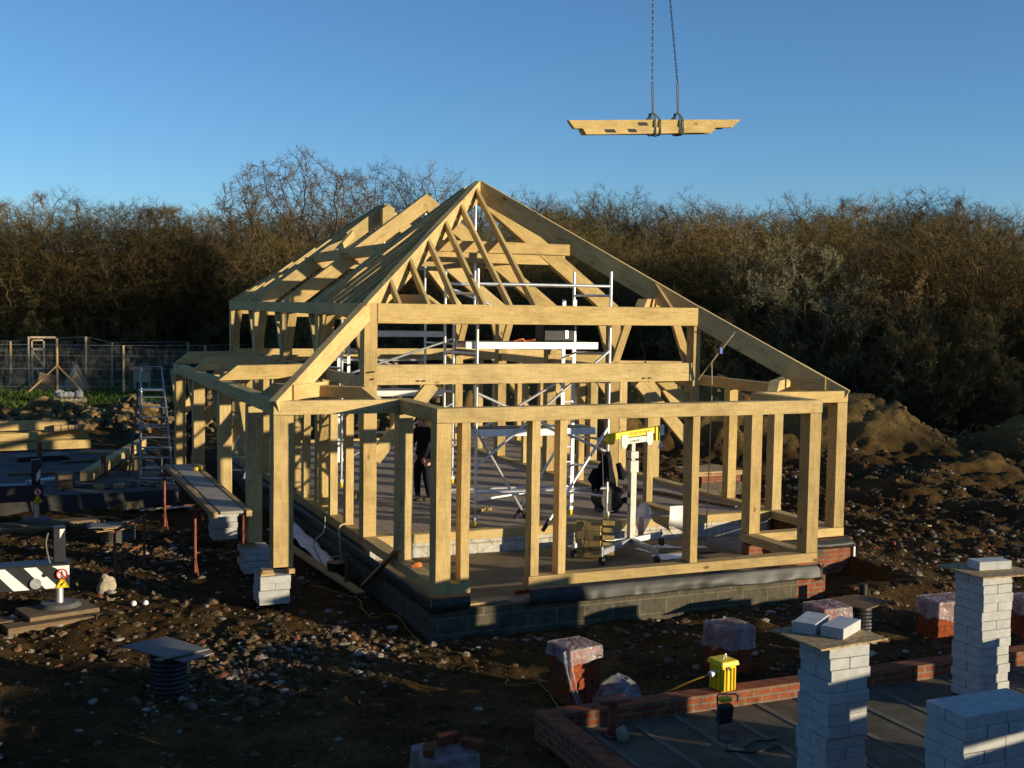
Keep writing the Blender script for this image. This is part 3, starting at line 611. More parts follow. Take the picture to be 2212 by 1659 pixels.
# black damp proof sheet lapped over the plinth
sheet('damp_proof_sheet',lambda u,v:(1.36+u*5.02,-3.622-.018*math.sin(PI*v)-.055*v+.030*nz(u*7,v*1.5)*v+.012*nz(u*26,v*.8)*v+.010*math.sin(u*70+6*nz(u*9))*v*v,-.155-.21*v+.02*nz(u*7,3)*v),120,8,M['dpm'],house,thick=.003)
sheet('damp_proof_sheet',lambda u,v:(6.37+.11*u,-3.70+.09*u+.05*math.sin(PI*v)+.02*nz(u*3,v*3),-.14-.26*v),6,6,M['dpm'],house,thick=.003)
sheet('damp_proof_sheet',lambda u,v:(-.105-.012*math.sin(PI*v)+.010*nz(u*30,v*2),-3.63+u*13.5,-.152-.20*v+.01*nz(u*22,9)*v),130,6,M['dpm'],house,thick=.003)
sheet('damp_proof_sheet',lambda u,v:(-.10+u*.56,-3.635-.05*math.sin(PI*v)+.02*nz(u*4,v*2),-.155-(.22-.1*u*0)*v+.05*u*v),14,6,M['dpm'],house,thick=.003)
m_=MB(); m_.bb(-.087,-.012,-3.6,12.,-.334,-.3); m_.build('mortar_bed',M['concrete'],house)
sheet('damp_proof_sheet',lambda u,v:(6.55+u*1.75+.12*v*u,-1.93-.10*math.sin(PI*v*.8)-.03*v+.02*nz(u*8,v*2),-.155-.17*v),30,6,M['dpm'],house,thick=.003)
# ------------------------------------------------------------------ block stacks
def rot(z): return Matrix.Rotation(z,3,'Z')
m_=MB(); m_.box((0,0,.05),(.44,.215,.10)); BLK=None
def block(loc,rz,label,group=None):
    global BLK
    if BLK is None: BLK=m_.build('concrete_block',M['block'],None,(0,0,0),bevel=.004); o=BLK; o.location=loc; o.rotation_euler=(0,0,rz); 
    else: o=dup(BLK,loc,rz); 
    for k in('group',): 
        if k in o: del o[k]
    return tag(o,label,'block',group)
def stack(cx,cy,z0,n,label,group,nx=1,jit=.011):
    for k in range(n):
        ox,oy=random.uniform(-jit,jit),random.uniform(-jit,jit)
        for i in range(nx):
            for s in(-1,1):
                if k%2: loc=(cx+ox+i*.445-(nx-1)*.222,cy+oy+s*.110,z0+k*.1035); rz=random.uniform(-.02,.02)
                else: loc=(cx+ox+s*.110+i*.445-(nx-1)*.222,cy+oy,z0+k*.1035); rz=PI/2+random.uniform(-.02,.02)
                block(loc,rz,label,group)
FZ=-.60
stack(1.51,-10.03,FZ,14,'white aerated concrete block in the tall stack with two loose blocks on its board','blocks of the tall stack with two loose blocks on top')
stack(4.97,-8.36,FZ,14,'white aerated concrete block in the tall stack with one loose block on its board','blocks of the tall stack with one loose block on top')
stack(2.0,-11.37,FZ,12,'white aerated concrete block in the shaded stack at the bottom right corner','blocks of the shaded corner stack',nx=2,jit=.008)
def osb_board(pts4,z,label):
    q=MB(); q.prism([(p[0],p[1]) for p in pts4],(0,0,z),(1,0,0),(0,1,0),(0,0,.016)); c=(sum(p[0] for p in pts4)/4,sum(p[1] for p in pts4)/4,z); return tag(q.build('chip_board',M['osb'],None,c),label,'board')
zt=FZ+14*.1035
osb_board([(1.12,-9.60),(1.15,-10.30),(1.96,-10.22),(1.92,-9.53)],zt+.001,'chipboard offcut on the tall block stack, carrying two white blocks')
osb_board([(4.66,-7.93),(4.66,-8.66),(5.50,-8.72),(5.46,-7.98)],zt+.001,'chipboard offcut on the tall block stack, carrying a single white block')
zb=zt+.018
block((1.66,-9.93,zb),.53,'loose white block with a sunlit end, front one of the two on the chipboard'); block((1.50,-9.70,zb),.62,'loose white block behind the sunlit one on the same chipboard')
block((5.11,-8.30,zb),-.12,'loose white block alone on the chipboard of the right block stack')
for k,(x,y,z,rz,lb,gp,n) in enumerate(((-1.88,-1.78,-.47,.05,'white block in the low pier under the front corner post of the side aisle','blocks under the corner post',4),(-1.74,.14,-.45,-.05,'white block in the low pier under the second aisle post','blocks under the second aisle post',4),(-1.78,2.78,-.40,.03,'white block in the low pier seen beneath the plank staging','blocks under the third aisle post',4))):
    stack(x,y,z,n,lb,gp,jit=.02)
def packer(c,d,rz,label):
    q=MB(); q.box((0,0,d[2]/2),d); o=q.build('timber_packer',M['softwood'],None,(0,0,0)); o.location=c; o.rotation_euler.z=rz; return tag(o,label,'packer')
packer((-1.98,-1.86,-.053),(.20,.24,.035),.1,'thin timber packer under the left side of the corner post'); packer((-1.95,-1.84,-.018),(.16,.2,.035),-.1,'short timber packer lying on another under the corner post'); packer((-1.62,-1.84,-.053),(.09,.22,.07),.05,'narrow timber packer under the right side of the corner post'); packer((-1.86,.03,-.034),(.22,.2,.045),.1,'thin timber packer under the second aisle post')
# ------------------------------------------------------------------ brick packs under polythene
def brickpack(c,rz,nxb,nyb,rows,label,cover,wlabel,group,tail=None):
    q=MB(); bw,bd,bh=.215,.1025,.066; Lx=nxb*(bw+.004); Ly=nyb*(bd+.004)
    for k in range(rows):
        for i in range(nxb if k%2==0 else round(Lx/(bd+.004))):
            for j in range(nyb if k%2==0 else max(1,round(Ly/(bw+.004)))):
                if k%2==0: p=(-Lx/2+(i+.5)*(bw+.004),-Ly/2+(j+.5)*(bd+.004)); d=(bw,bd,bh-.002)
                else:
                    n1=round(Lx/(bd+.004)); n2=max(1,round(Ly/(bw+.004))); p=(-Lx/2+(i+.5)*Lx/n1,-Ly/2+(j+.5)*Ly/n2); d=(bd,bw,bh-.002)
                q.box((p[0]+random.uniform(-.006,.006),p[1]+random.uniform(-.006,.006),(k+.5)*bh),d,rot(random.uniform(-.03,.03)))
    o=q.build('brick_stack',M['bricks'],None,(0,0,0)); o.location=c; o.rotation_euler.z=rz; tag(o,label,'bricks',group)
    H=rows*bh
    def fn(u,v):
        # a cap of film: v=0 centre .. 1 hem
        th=u*2*PI; cx,cy=math.cos(th),math.sin(th); k=1/max(abs(cx),abs(cy)); ex,ey=Lx/2+.012,Ly/2+.012
        if v<.5: r=v/.5; return (cx*k*ex*r,cy*k*ey*r,H+.012+.022*nz(cx*r*7,cy*r*7,c[0])+.01*(1-r))
        d=(v-.5)/.5; dr=cover*(1+.35*nz(u*9,c[0])); fl=.012*d*d*(1+nz(u*17,2)); n_=.008*nz(u*40,d*3,c[1])+.012*nz(u*12,d*2)+.006
        return (cx*k*ex*(1)+cx*(fl+n_),cy*k*ey+cy*(fl+n_),H+.01-d*dr)
    s=sheet('polythene_cover',fn,96,16,M['wrap'],None,(0,0,0)); s.location=c; s.rotation_euler.z=rz; tag(s,wlabel,'polythene'); return o,s
def gzz(x,y): return gz(x,y)-.02
brickpack((.74,-6.32,gzz(.74,-6.32)),.18,2,4,10,'red brick stack by the corner of the low brick wall, film trailing down its side',.15,'torn clear polythene over the brick stack by the wall corner','brick stacks')
brickpack((3.02,-6.12,gzz(3.02,-6.12)),.05,2,4,9,'red brick stack behind the yellow transformer box',.28,'clear polythene pulled low over the brick stack behind the yellow box','brick stacks')
brickpack((4.85,-5.75,gzz(4.85,-5.75)),.0,2,4,9,'red brick stack half hidden behind the boarded block stack with two loose blocks',.25,'bluish polythene over the brick stack behind the two loose blocks','brick stacks')
brickpack((6.85,-5.85,gzz(6.85,-5.85)),-.03,3,4,9,'red brick stack showing left of the tall block stack with one loose block',.25,'polythene over the brick stack just left of the right block stack','brick stacks')
brickpack((8.15,-6.25,gzz(8.15,-6.25)),.08,3,4,9,'red brick stack cut by the right edge behind the tall block stack',.22,'shiny polythene over the brick stack at the right edge','brick stacks')
brickpack((-1.78,-8.78,gzz(-1.78,-8.78)),.10,2,4,9,'red brick stack at the bottom edge with loose bricks weighing down its film',.26,'clear polythene held down by loose bricks at the bottom edge','brick stacks')
tail=[(.50,-6.58,-.13),(.52,-6.62,-.35),(.56,-6.66,-.55),(.60,-6.72,-.70)]
sheet('polythene_strip',lambda u,v:tuple(Vector(tail[min(2,int(v*3))]).lerp(Vector(tail[min(2,int(v*3))+1]),v*3-min(2,int(v*3)))+Vector(((u-.5)*(.13-.07*v)+.015*nz(v*8,u*3),-.03*math.sin(u*9),.01))),8,24,M['wrap'])
tag(bpy.data.objects['polythene_strip'],'narrow trailing strip of film hanging down the brick stack by the wall corner','polythene')
zc=gzz(-1.78,-8.78)+9*.066+.02
for k,(dx,dy,dz,rz,rx,lb) in enumerate(((.06,.10,.035,.15,PI/2*0,'loose red brick standing highest on the film of the bottom brick stack'),(-.17,-.05,.0,1.2,.0,'loose red brick lying left on the film of the bottom brick stack'),(.25,-.04,.0,-.9,.0,'loose red brick lying right on the film of the bottom brick stack'))):
    q=MB(); q.box((0,0,.033 if k else .052),(.215,.1025,.066) if k else (.215,.066,.1025)); o=q.build('brick',M['bricks'],None,(0,0,0),bevel=.004); o.location=(-1.78+dx,-8.78+dy,zc); o.rotation_euler=(0,0,rz); tag(o,lb,'brick')
# ------------------------------------------------------------------ second foundation in the foreground
M['fbeam']=simple('cast_beam',(.16,.14,.105),.95,0,.35,4,.08)
fd=thing('foundation',(3,-9,-.75),'low red brick foundation walls round a beam-and-block floor in the foreground','foundation')
q=MB(); q.bb(-.28,10.5,-7.66,-7.44,-1.1,-.43); q.build('brick_wall',M['redwall'],fd)
q=MB(); q.bb(-.28,-.06,-13.5,-7.663,-1.1,-.432); q.build('brick_wall',M['redwall'],fd)
q=MB(); q.bb(-.06,10.5,-13.5,-7.663,-1.0,-.615); q.build('block_floor',simple('infill_block',(.115,.095,.065),.95,0,.4,3,.1,.3),fd)
for k in range(19):
    q=MB(); x=.22+k*.54; q.bb(x-.035,x+.035,-13.4,-7.67,-.7,-.607); q.build('floor_beam',M['fbeam'],fd)
# rusty stand pipe, stone, lamp, transformer
def cylt(name,p0,p1,r,m,label,cat,n=20,**k):
    q=MB(); q.cyl(p0,p1,r,n); return tag(q.build(name,m,None,p0),label,cat,**k)
t=thing('jack_prop',(.38,-7.95,-.61),'short rusty red prop with a flat head standing inside the brick wall corner','prop')
q=MB(); q.cyl((.38,-7.95,-.61),(.38,-7.95,-.255),.052,16); q.build('tube',M['rust'],t); q=MB(); q.box((.38,-7.95,-.235),(.34,.16,.035)); q.build('head_plate',M['rust'],t); q=MB(); q.box((.38,-7.95,-.604),(.18,.18,.012)); q.build('base_plate',M['rust'],t)
def boulder(loc,s,seed,label,m=None,name='stone'):
    b=bmesh.new(); bmesh.ops.create_icosphere(b,subdivisions=3,radius=1)
    for v in b.verts: n_=1+.35*mnoise.noise(v.co*1.1+Vector((seed,0,0)))+.12*mnoise.noise(v.co*3+Vector((0,seed,0))); v.co=Vector((v.co.x*s[0],v.co.y*s[1],v.co.z*s[2]))*n_
    me=bpy.data.meshes.new(name); b.to_mesh(me); b.free(); me.materials.append(m or M['concrete']); o=bpy.data.objects.new(name,me); COL.objects.link(o); o.location=loc; return tag(o,label,'stone')
pst=simple('pale_stone',(.33,.28,.20),.95,0,.3,5,.1,.4)
boulder((.40,-8.12,-.55),(.06,.055,.10),3,'pale rounded stone beside the rusty prop',pst)
tx=thing('transformer',(1.99,-7.54,-.43),'bright yellow site transformer box on the low brick wall','transformer',None,.12)
q=MB(); c=(1.99,-7.54,-.43)
q.box((c[0],c[1],c[2]+.145),(.20,.22,.29)); 
for dx in(-.075,-.03,.03,.075): q.box((c[0]+dx,c[1]-.118,c[2]+.135),(.022,.02,.25))
for dy in(-.07,0,.07): q.box((c[0]-.108,c[1]+dy,c[2]+.135),(.02,.022,.25))
q.build('body',M['yellow'],tx,bevel=.006)
q=MB(); q.box((c[0],c[1],c[2]+.315),(.26,.28,.055),None,0,.9); q.build('lid',M['yellow'],tx,bevel=.01)
q=MB(); q.box((c[0]-.02,c[1]-.113,c[2]+.255),(.05,.02,.04)); q.build('vent',M['black'],tx)
q=MB(); q.cyl((c[0]-.10,c[1],c[2]+.2),(c[0]-.19,c[1]-.01,c[2]+.19),.035,12); q.build('socket',M['alu_flat'],tx)
q=MB(); q.tube([(c[0]-.02,c[1]-.02,c[2]+.345),(c[0],c[1]-.03,c[2]+.40),(c[0]+.04,c[1]+.0,c[2]+.39),(c[0]+.06,c[1]+.02,c[2]+.345)],.008,6); q.build('carrying_loop',M['offwhite'],tx)
lx,ly,lz=1.45,-8.45,-.612
tl=thing('work_lamp',(lx,ly,lz),'dark portable work lamp in a tubular frame, standing in front of the yellow box','lamp')
k_=.76
def L_(x,y,z): return (lx+x*k_,ly+y*k_,lz+z*k_)
q=MB(); q.tube([L_(-.17,-.06,.02),L_(-.17,0,.60),L_(-.15,0,.63),L_(.13,0,.60),L_(.16,0,.57),L_(.14,-.02,.50)],.009,8); q.tube([L_(-.17,-.06,.02),L_(-.12,-.08,.014),L_(.06,-.08,.014),L_(.08,-.07,.03),L_(.085,-.05,.14)],.009,8); q.build('frame',simple('dark_tube',(.10,.11,.13),.4,.5,.2),tl)
q=MB(); q.box(L_(-.03,.02,.34),(.16,.09,.20),Matrix.Rotation(.15,3,'X')); q.build('lamp_housing',M['black'],tl,bevel=.012); q=MB(); q.box(L_(-.03,.02,.54),(.13,.08,.05)); q.build('ballast_box',M['yellow'],tl,bevel=.01)
q=MB(); q.tube([(lx-.1,ly-.2,lz+.012),(lx-.22,ly-.32,lz+.012),(lx+.0,ly-.46,lz+.012),(lx+.35,ly-.42,lz+.012),(lx+.45,ly-.25,lz+.012),(lx+.2,ly-.2,lz+.012),(lx+.02,ly-.3,lz+.014)],.01,6); tag(q.build('lamp_lead',M['black'],None,(lx,ly-.3,lz)),'black lead coiled on the floor before the work lamp','cable')
# crumpled film, yellow cable
sheet('crumpled_film',lambda u,v:(1.17+(u-.5)*.62+.05*nz(u*5,v*5),-6.55+(v-.5)*.5,gz(1.17,-6.55)+.02+(.26*max(0,math.cos(min(1,1.9*math.hypot(u-.55,v-.5))*PI/2)))*(1+.45*nz(u*4,v*4,4))+.03*abs(nz(u*9,v*9))),40,34,M['wrap'])
tag(bpy.data.objects['crumpled_film'],'crumpled heap of clear film on the mud right of the wall corner brick stack','polythene')
def smooth_pts(P,k=8):
    P=[Vector(p) for p in P]; out=[]
    for i in range(len(P)-1):
        a=P[max(0,i-1)];b_=P[i];c_=P[i+1];d=P[min(len(P)-1,i+2)]
        for j in range(k):
            t=j/k; out.append(.5*((2*b_)+(c_-a)*t+(2*a-5*b_+4*c_-d)*t*t+(3*b_-a-3*c_+d)*t**3))
    return out+[P[-1]]
cb=[(-.9,-.2),(-.536,-.953),(-.45,-1.4),(-.571,-1.956),(-.513,-2.371),(-.215,-2.246),(-.20,-2.7),(-.25,-3.208),(-.294,-4.006),(.081,-4.589),(.003,-5.153),(.24,-5.524),(.105,-5.798),(.498,-5.893),(.45,-6.4),(.30,-6.85)]
P=[(x,y,0) for x,y in cb]; P=[(p.x,p.y,gz(p.x,p.y)+.03) for p in smooth_pts(P)]
q=MB(); q.tube(P,.008,6); tag(q.build('power_cable',M['cable'],None,P[0]),'yellow power cable winding over the dark mud past the porch corner','cable')
q=MB(); q.tube(smooth_pts([(1.82,-7.56,-.24),(1.6,-7.45,-.34),(1.35,-7.2,-.55),(1.2,-7.0,-.68),(1.0,-6.9,-.70)]),.011,6); tag(q.build('power_cable',M['cable'],None,(1.3,-7.1,-.6)),'short yellow cable plugged into the yellow transformer box','cable')
# inspection chamber with a board, stub pipe
def chamber(x,y,r,z0,z1,label,m):
    q=MB(); k=max(3,int((z1-z0)/.05)); pts=[];rs=[]
    for i in range(k*2+1): pts.append((x,y,z0+(z1-z0)*i/(k*2))); rs.append(r if i%2 else r*.955)
    q.tube(pts,rs,28); return tag(q.build('inspection_chamber',m,None,(x,y,z0)),label,'chamber')
chamber(5.84,-5.22,.22,-.95,-.335,'black ribbed inspection chamber under a tilted board behind the loose blocks',M['black'])
o=tag(osb_board([(5.38,-4.95),(5.60,-5.64),(6.25,-5.38),(6.05,-4.88)],-.333,'x'),'square weathered board lying on the chamber behind the polythene-covered bricks'); o.data.materials.clear(); o.data.materials.append(M['oldwood'])
cylt('stub_pipe',(6.72,-4.25,-.9),(6.72,-4.25,-.36),.06,M['black'],'short dark pipe rising from the mud right of the porch plinth','pipe')
chamber(-3.66,-4.62,.225,-.85,-.27,'black ribbed inspection chamber in deep shade under slate-grey sheets',M['black'])
gry=simple('grey_ply',(.17,.165,.15),.7,0,.2,4,.3)
for k,(pp,z,lb) in enumerate(([[(-4.05,-4.30),(-3.55,-5.02),(-3.18,-4.80),(-3.70,-4.15)],-.262,'lower grey sheet on the shaded chamber'],[[(-4.15,-4.25),(-3.72,-4.92),(-3.22,-4.72),(-3.62,-4.02)],-.232,'upper grey sheet lying askew on the shaded chamber'])):
    o=osb_board(pp,z,lb); o.name='grey_sheet'; o.data.materials.clear(); o.data.materials.append(gry)
packer((-3.62,-4.75,-.246),(.5,.09,.013),.6,'thin batten pinched between the grey sheets')
gch=simple('grey_plastic',(.11,.105,.095),.7,0,.3,5)
chamber(-3.50,3.72,.30,-.8,-.27,'grey ribbed inspection chamber under slates and boards near the red trestle',gch)
for k in range(7):
    q=MB(); q.box((0,0,.008),(.62,.14,.016)); o=q.build('batten_offcut',M['oldwood'] if k%2 else M['softwood'],None,(0,0,0)); o.location=(-3.62+.05*k,3.62+.12*(k-3)*.6,-.268+.017*(k//2)); o.rotation_euler.z=.35+random.uniform(-.25,.25); tag(o,'thin board offcut in the pile on the grey chamber','board','board offcuts on the grey chamber')
sheet('grey_sheet',lambda u,v:(-4.05+.62*u,3.35+.5*v,-.20+.012*nz(u*3,v*3)),8,8,gry,None,(-3.7,3.6,-.2),thick=.012); tag(bpy.data.objects['grey_sheet.002'] if 'grey_sheet.002' in bpy.data.objects else bpy.data.objects['grey_sheet'],'pale grey sheet on the pile of boards by the red trestle','sheet')
# ------------------------------------------------------------------ crane outriggers
M['padmat']=simple('muddy_steel',(.13,.125,.115),.7,.2,.3,7,.3,.2)
def outrigger(x,y,z0,lz,bz0,bz1,jz1,striped,label,xl):
    t=thing('crane_outrigger',(x,y,z0),label,'outrigger'); yf=y-.17
    q=MB(); q.bb(xl,x+.13,yf,y+.17,bz0,bz1); q.bb(xl,x+.15,yf-.012,y+.18,bz1,bz1+.018); q.build('beam',M['crane'],t,bevel=.006)
    q=MB(); q.bb(x-.075,x+.085,y-.10,y+.06,bz1+.02,jz1); q.bb(x-.08,x+.09,y-.105,y+.065,jz1,jz1+.02); q.build('jack_housing',M['crane'],t,bevel=.01)
    q=MB(); q.cyl((x,y,z0+.03),(x,y,bz0+.01),.058,20); q.build('jack_leg',M['alu'],t,smooth=False)
    q=MB(); q.cyl((x,y,z0),(x,y,z0+.05),.30,28,0,.24); q.build('foot_pad',M['padmat'],t)
    H=bz1-bz0-.02; zb=bz0+.01
    if striped:
        q=MB()
        for x0 in(-.96,-.46,.0): 
            poly=[(x+x0,zb+H),(x+x0+.16,zb+H),(x+x0+.16+H*.95,zb),(x+x0+H*.95-.02,zb)]
            if x0>-.1: poly=[(x+x0-.10,zb+H),(x+.128,zb+H),(x+.128,zb+H*.55)]
            if x0<-.9: poly=[(x+x0+.16,zb+H),(x+x0+.26,zb+H),(x+x0+.26+H,zb),(x+x0+.06+H,zb),(x+x0+.16,zb+H*.75)]
            q.prism(poly,(0,yf-.013,0),(1,0,0),(0,0,1),(0,.012,0))
        q.build('warning_stripes',M['white'],t)
        q=MB(); q.cyl((x-.31,yf-.03,zb+H*.27),(x-.31,yf+.01,zb+H*.27),.075,24); q.build('beam_boss',M['steel'],t)
        q=MB(); q.cyl((x-.20,yf-.018,zb+H*.62),(x-.20,yf+.01,zb+H*.62),.03,16); q.build('beam_hole',M['ink'],t)
    q=MB(); zz=bz1+.14; hh=jz1-bz1
    q.prism([(.0,hh*.14),(.072,hh*.34),(.072,hh*.68),(.0,hh*.46)] if not striped else [(-.0,hh*.72),(.07,hh*.98),(-.0,hh*.98)],(x+.012,y-.106,bz1),(1,0,0),(0,0,1),(0,.008,0)); q.build('white_marking',M['white'],t)
    q=MB(); q.tube(smooth_pts([(x-.14,y-.12,jz1-.05),(x-.17,y-.13,jz1-.2),(x-.14,y-.12,bz1+.1),(x-.12,y-.12,bz1+.02)]),.012,6); q.build('hose',M['sling'],t)
    sx=x+.03; sz=zb+H*.62; r=.075
    q=MB(); q.cyl((sx,yf-.022,sz),(sx,yf-.010,sz),r,28); s1=q.build('prohibition_sign',M['white'],t)
    q=MB(); pr=[(sx+math.cos(a)*r*.9,yf-.024,sz+math.sin(a)*r*.9) for a in np.linspace(0,2*PI,28,endpoint=False)]; q.tube(pr,.010,6,closed=True); q.box((sx,yf-.026,sz),(r*1.7,.006,.012),Matrix.Rotation(.78,3,'Y')); q.build('red_ring',M['red'],s1)
    q=MB(); q.cyl((sx,yf-.026,sz+.034),(sx,yf-.022,sz+.034),.011,10); q.box((sx,yf-.024,sz+.008),(.018,.004,.034)); q.box((sx-.012,yf-.024,sz-.025),(.010,.004,.04),Matrix.Rotation(.4,3,'Y')); q.box((sx+.012,yf-.024,sz-.025),(.010,.004,.04),Matrix.Rotation(-.4,3,'Y')); q.box((sx,yf-.024,sz+.012),(.056,.004,.009),Matrix.Rotation(.5,3,'Y')); q.build('walking_figure',M['ink'],s1)
    bz=zb+.0-(.0 if striped else .03); q=MB(); q.prism([(-.092,0),(.092,0),(0,.165)],(sx,yf-.022,bz),(1,0,0),(0,0,1),(0,.012,0)); s2=q.build('hazard_sign',M['yellow'],t)
    q=MB(); tri_=[(sx-.078,yf-.024,bz+.011),(sx+.078,yf-.024,bz+.011),(sx,yf-.024,bz+.145)]; q.tube(tri_,.005,5,closed=True); q.box((sx+.012,yf-.024,bz+.06),(.012,.004,.06),Matrix.Rotation(.6,3,'Y')); q.box((sx-.012,yf-.024,bz+.045),(.012,.004,.05),Matrix.Rotation(.6,3,'Y')); q.build('hazard_symbol',M['ink'],s2)
    return t
outrigger(-4.70,-1.0,-.47,0,-.19,.14,.64,True,'crane outrigger beam with black and white diagonal stripes, jacked down on timber mats',-6.6)
outrigger(-4.83,5.86,-.45,0,-.055,.25,.72,False,'plain dark crane outrigger beam farther back, jacked down on sleepers',-6.8)
def lay(name,c,d,rz,m,label,cat,tilt=0,group=None):
    q=MB(); q.box((0,0,d[2]/2),d); o=q.build(name,m,None,(0,0,0),bevel=.008); o.location=c; o.rotation_euler=(0,tilt,rz); return tag(o,label,cat,group)
lay('timber_mat',(-4.73,-1.12,-.535),(.95,.66,.06),.28,M['oldwood'],'square board directly under the foot of the striped outrigger','timber mat')
lay('sleeper',(-4.66,-1.45,-.67),(1.55,.30,.13),.26,M['oldwood'],'thick weathered sleeper in front of the pair under the striped outrigger','sleeper'); lay('sleeper',(-4.80,-1.02,-.67),(1.55,.40,.13),.26,M['oldwood'],'thick weathered sleeper behind the pair under the striped outrigger','sleeper')
lay('sleeper',(-4.85,5.7,-.60),(2.3,.40,.14),.12,M['oldwood'],'long sleeper under the foot of the plain dark outrigger','sleeper'); lay('sleeper',(-5.2,5.2,-.62),(1.7,.30,.15),.05,M['oldwood'],'short sleeper lying in front of the long one under the plain outrigger','sleeper')
boulder((-4.02,-.25,gz(-4.02,-.25)+.08),(.13,.08,.17),9,'pointed pale stone standing on end right of the striped outrigger',pst)
for k,(dx) in enumerate((0,.16)):
    q=MB(); b=bmesh.new(); bmesh.ops.create_uvsphere(b,u_segments=18,v_segments=12,radius=.042); me=bpy.data.meshes.new('plastic_ball'); b.to_mesh(me); b.free(); me.materials.append(M['white']); o=bpy.data.objects.new('plastic_ball',me); COL.objects.link(o); o.location=(-3.72+dx,-1.2-.03*k,gz(-3.7,-1.2)+.05); tag(o,('left','right')[k]+' of two round white plastic caps on the mud','cap')
# ------------------------------------------------------------------ second slab, its membrane and the things on it
s2=thing('ground_slab',(-4.5,9,-.5),'concrete slab of the second wing behind the crane outriggers, edge wrapped in black sheet','slab')
q=MB(); q.bb(-9,-1.95,7.0,14.5,-.7,-.16); q.build('concrete_bed',simple('shade_darkened_concrete',(.085,.08,.072),.85,0,.45,2.5,.2,.2),s2)  # concrete colour darkened to stand for the shade lying on this slab
sheet('edge_membrane',lambda u,v:(-9+7.0*u,6.97-.10*v+.03*nz(u*26,v*2)+.03*nz(u*8,1),-.150-.40*v+.015*nz(u*20,4)),120,6,M['dpm'],s2,thick=.004)
q=MB(); q.bb(-9,-1.95,6.93,7.15,-1.,-.52); q.build('block_footing',M['blockwall'],s2)
sheet('white_film',lambda u,v:(-3.1+1.3*u+.05*nz(u*4,v*3),6.3+.35*v,-.42-.10*v+.05*nz(u*7,v*5)),24,10,M['offwhite'],None,(-2.5,6.4,-.45)); tag(bpy.data.objects['white_film'],'crumpled white film lying below the black membrane edge','film')
tb=timber('oak_beam',(-3.75,8.7,-.03),(-2.0,14.1,.03),.24,.22,parent='none'); tag(tb,'squared oak beam lying alone on the slab behind the step ladder','beam')
for k,(x0,x1,y,z,h,lb) in enumerate(((-9,-3.1,17.0,-.27,.24,'bottom front oak beam of the stack in front of the clay heap'),(-9,-3.5,17.3,-.27,.24,'bottom rear oak beam of the stack in front of the clay heap'),(-9,-4.5,16.95,-.02,.22,'middle oak beam of the stack, ending short of the lowest'),(-9,-3.15,17.28,-.02,.22,'middle rear oak beam of the stack in front of the clay heap'),(-9,-3.75,17.2,.27,.26,'topmost long oak beam of the stack in front of the clay heap'))):
    o=timber('oak_beam',(x0,y,z),(x1,y,z),.24,h,parent='none'); tag(o,lb,'beam','oak beams stacked on the slab side')
for k in range(4): lay('short_block',(-4.0+.19*k,16.95,.12+.0*k),(.17,.24,.16),.03,M['softwood'],'short sawn timber block in the row on the oak beam stack','timber block',0,'timber blocks on the beam stack')
for x,y,h,lb in((-4.6,11.5,.6,'tall rust-red pipe stub standing in front of the beam stack'),(-3.3,9.8,.45,'short rust-red pipe stub behind the lying oak beam')): cylt('pipe_stub',(x,y,-.17),(x,y,-.17+h),.055,M['rust'],lb,'pipe',16)
lay('timber_box',(-4.2,8.1,-.165),(.34,.45,.30),.1,M['oldwood'],'dark timber box on the slab edge right of the plain outrigger','box'); lay('timber_offcut',(-3.55,7.6,-.165),(.22,.16,.08),.2,M['softwood'],'left of two small timber offcuts on the slab edge','offcut'); lay('timber_offcut',(-3.15,7.7,-.165),(.22,.16,.08),-.1,M['softwood'],'right of two small timber offcuts on the slab edge','offcut')
# crane load-side gear at the left edge: hose drum frame
for k,(x,y,l,w_,h,rz,mm,lb) in enumerate(((-3.0,12.2,2.2,.2,.05,.15,'oldwood','long scaffold board on the slab beyond the lying beam'),(-4.4,10.2,1.8,.2,.05,-.1,'oldwood','scaffold board on the slab left of the short red pipe'),(-2.6,10.4,.5,.35,.25,.3,'oldwood','dark crate on the slab behind the step ladder'),(-4.5,12.8,1.2,.5,.12,.05,'black','dark rolled sheet on the slab before the beam stack'),(-2.9,13.6,1.5,.22,.07,-.35,'softwood','pale board on the slab in front of the clay bank'),(-4.6,9.0,.7,.25,.06,.5,'steel','grey metal plate on the slab near the plain outrigger'),(-2.5,11.6,.9,.10,.10,.9,'softwood','short baton lying askew behind the step ladder'))):
    lay('scaffold_board' if l>1 and mm!='black' else ('sheet_roll' if mm=='black' else 'oddment'),(x,y,-.158),(l,w_,h),rz,M[mm],lb,'board' if l>1 and mm!='black' else 'oddment')
q=MB()
for k in range(5): q.tube(smooth_pts([(-4.3+.35*k,7.6+random.uniform(-.2,.3),-.15),(-4.0+.3*k,8.0+random.uniform(-.3,.3),-.145),(-3.7+.3*k,7.5+random.uniform(-.2,.3),-.145),(-3.4+.3*k,8.1+random.uniform(-.3,.4),-.145)]),.012,5)
tag(q.build('hose',M['black'],None,(-3.6,7.8,-.15)),'tangle of black hoses on the slab edge','hose')
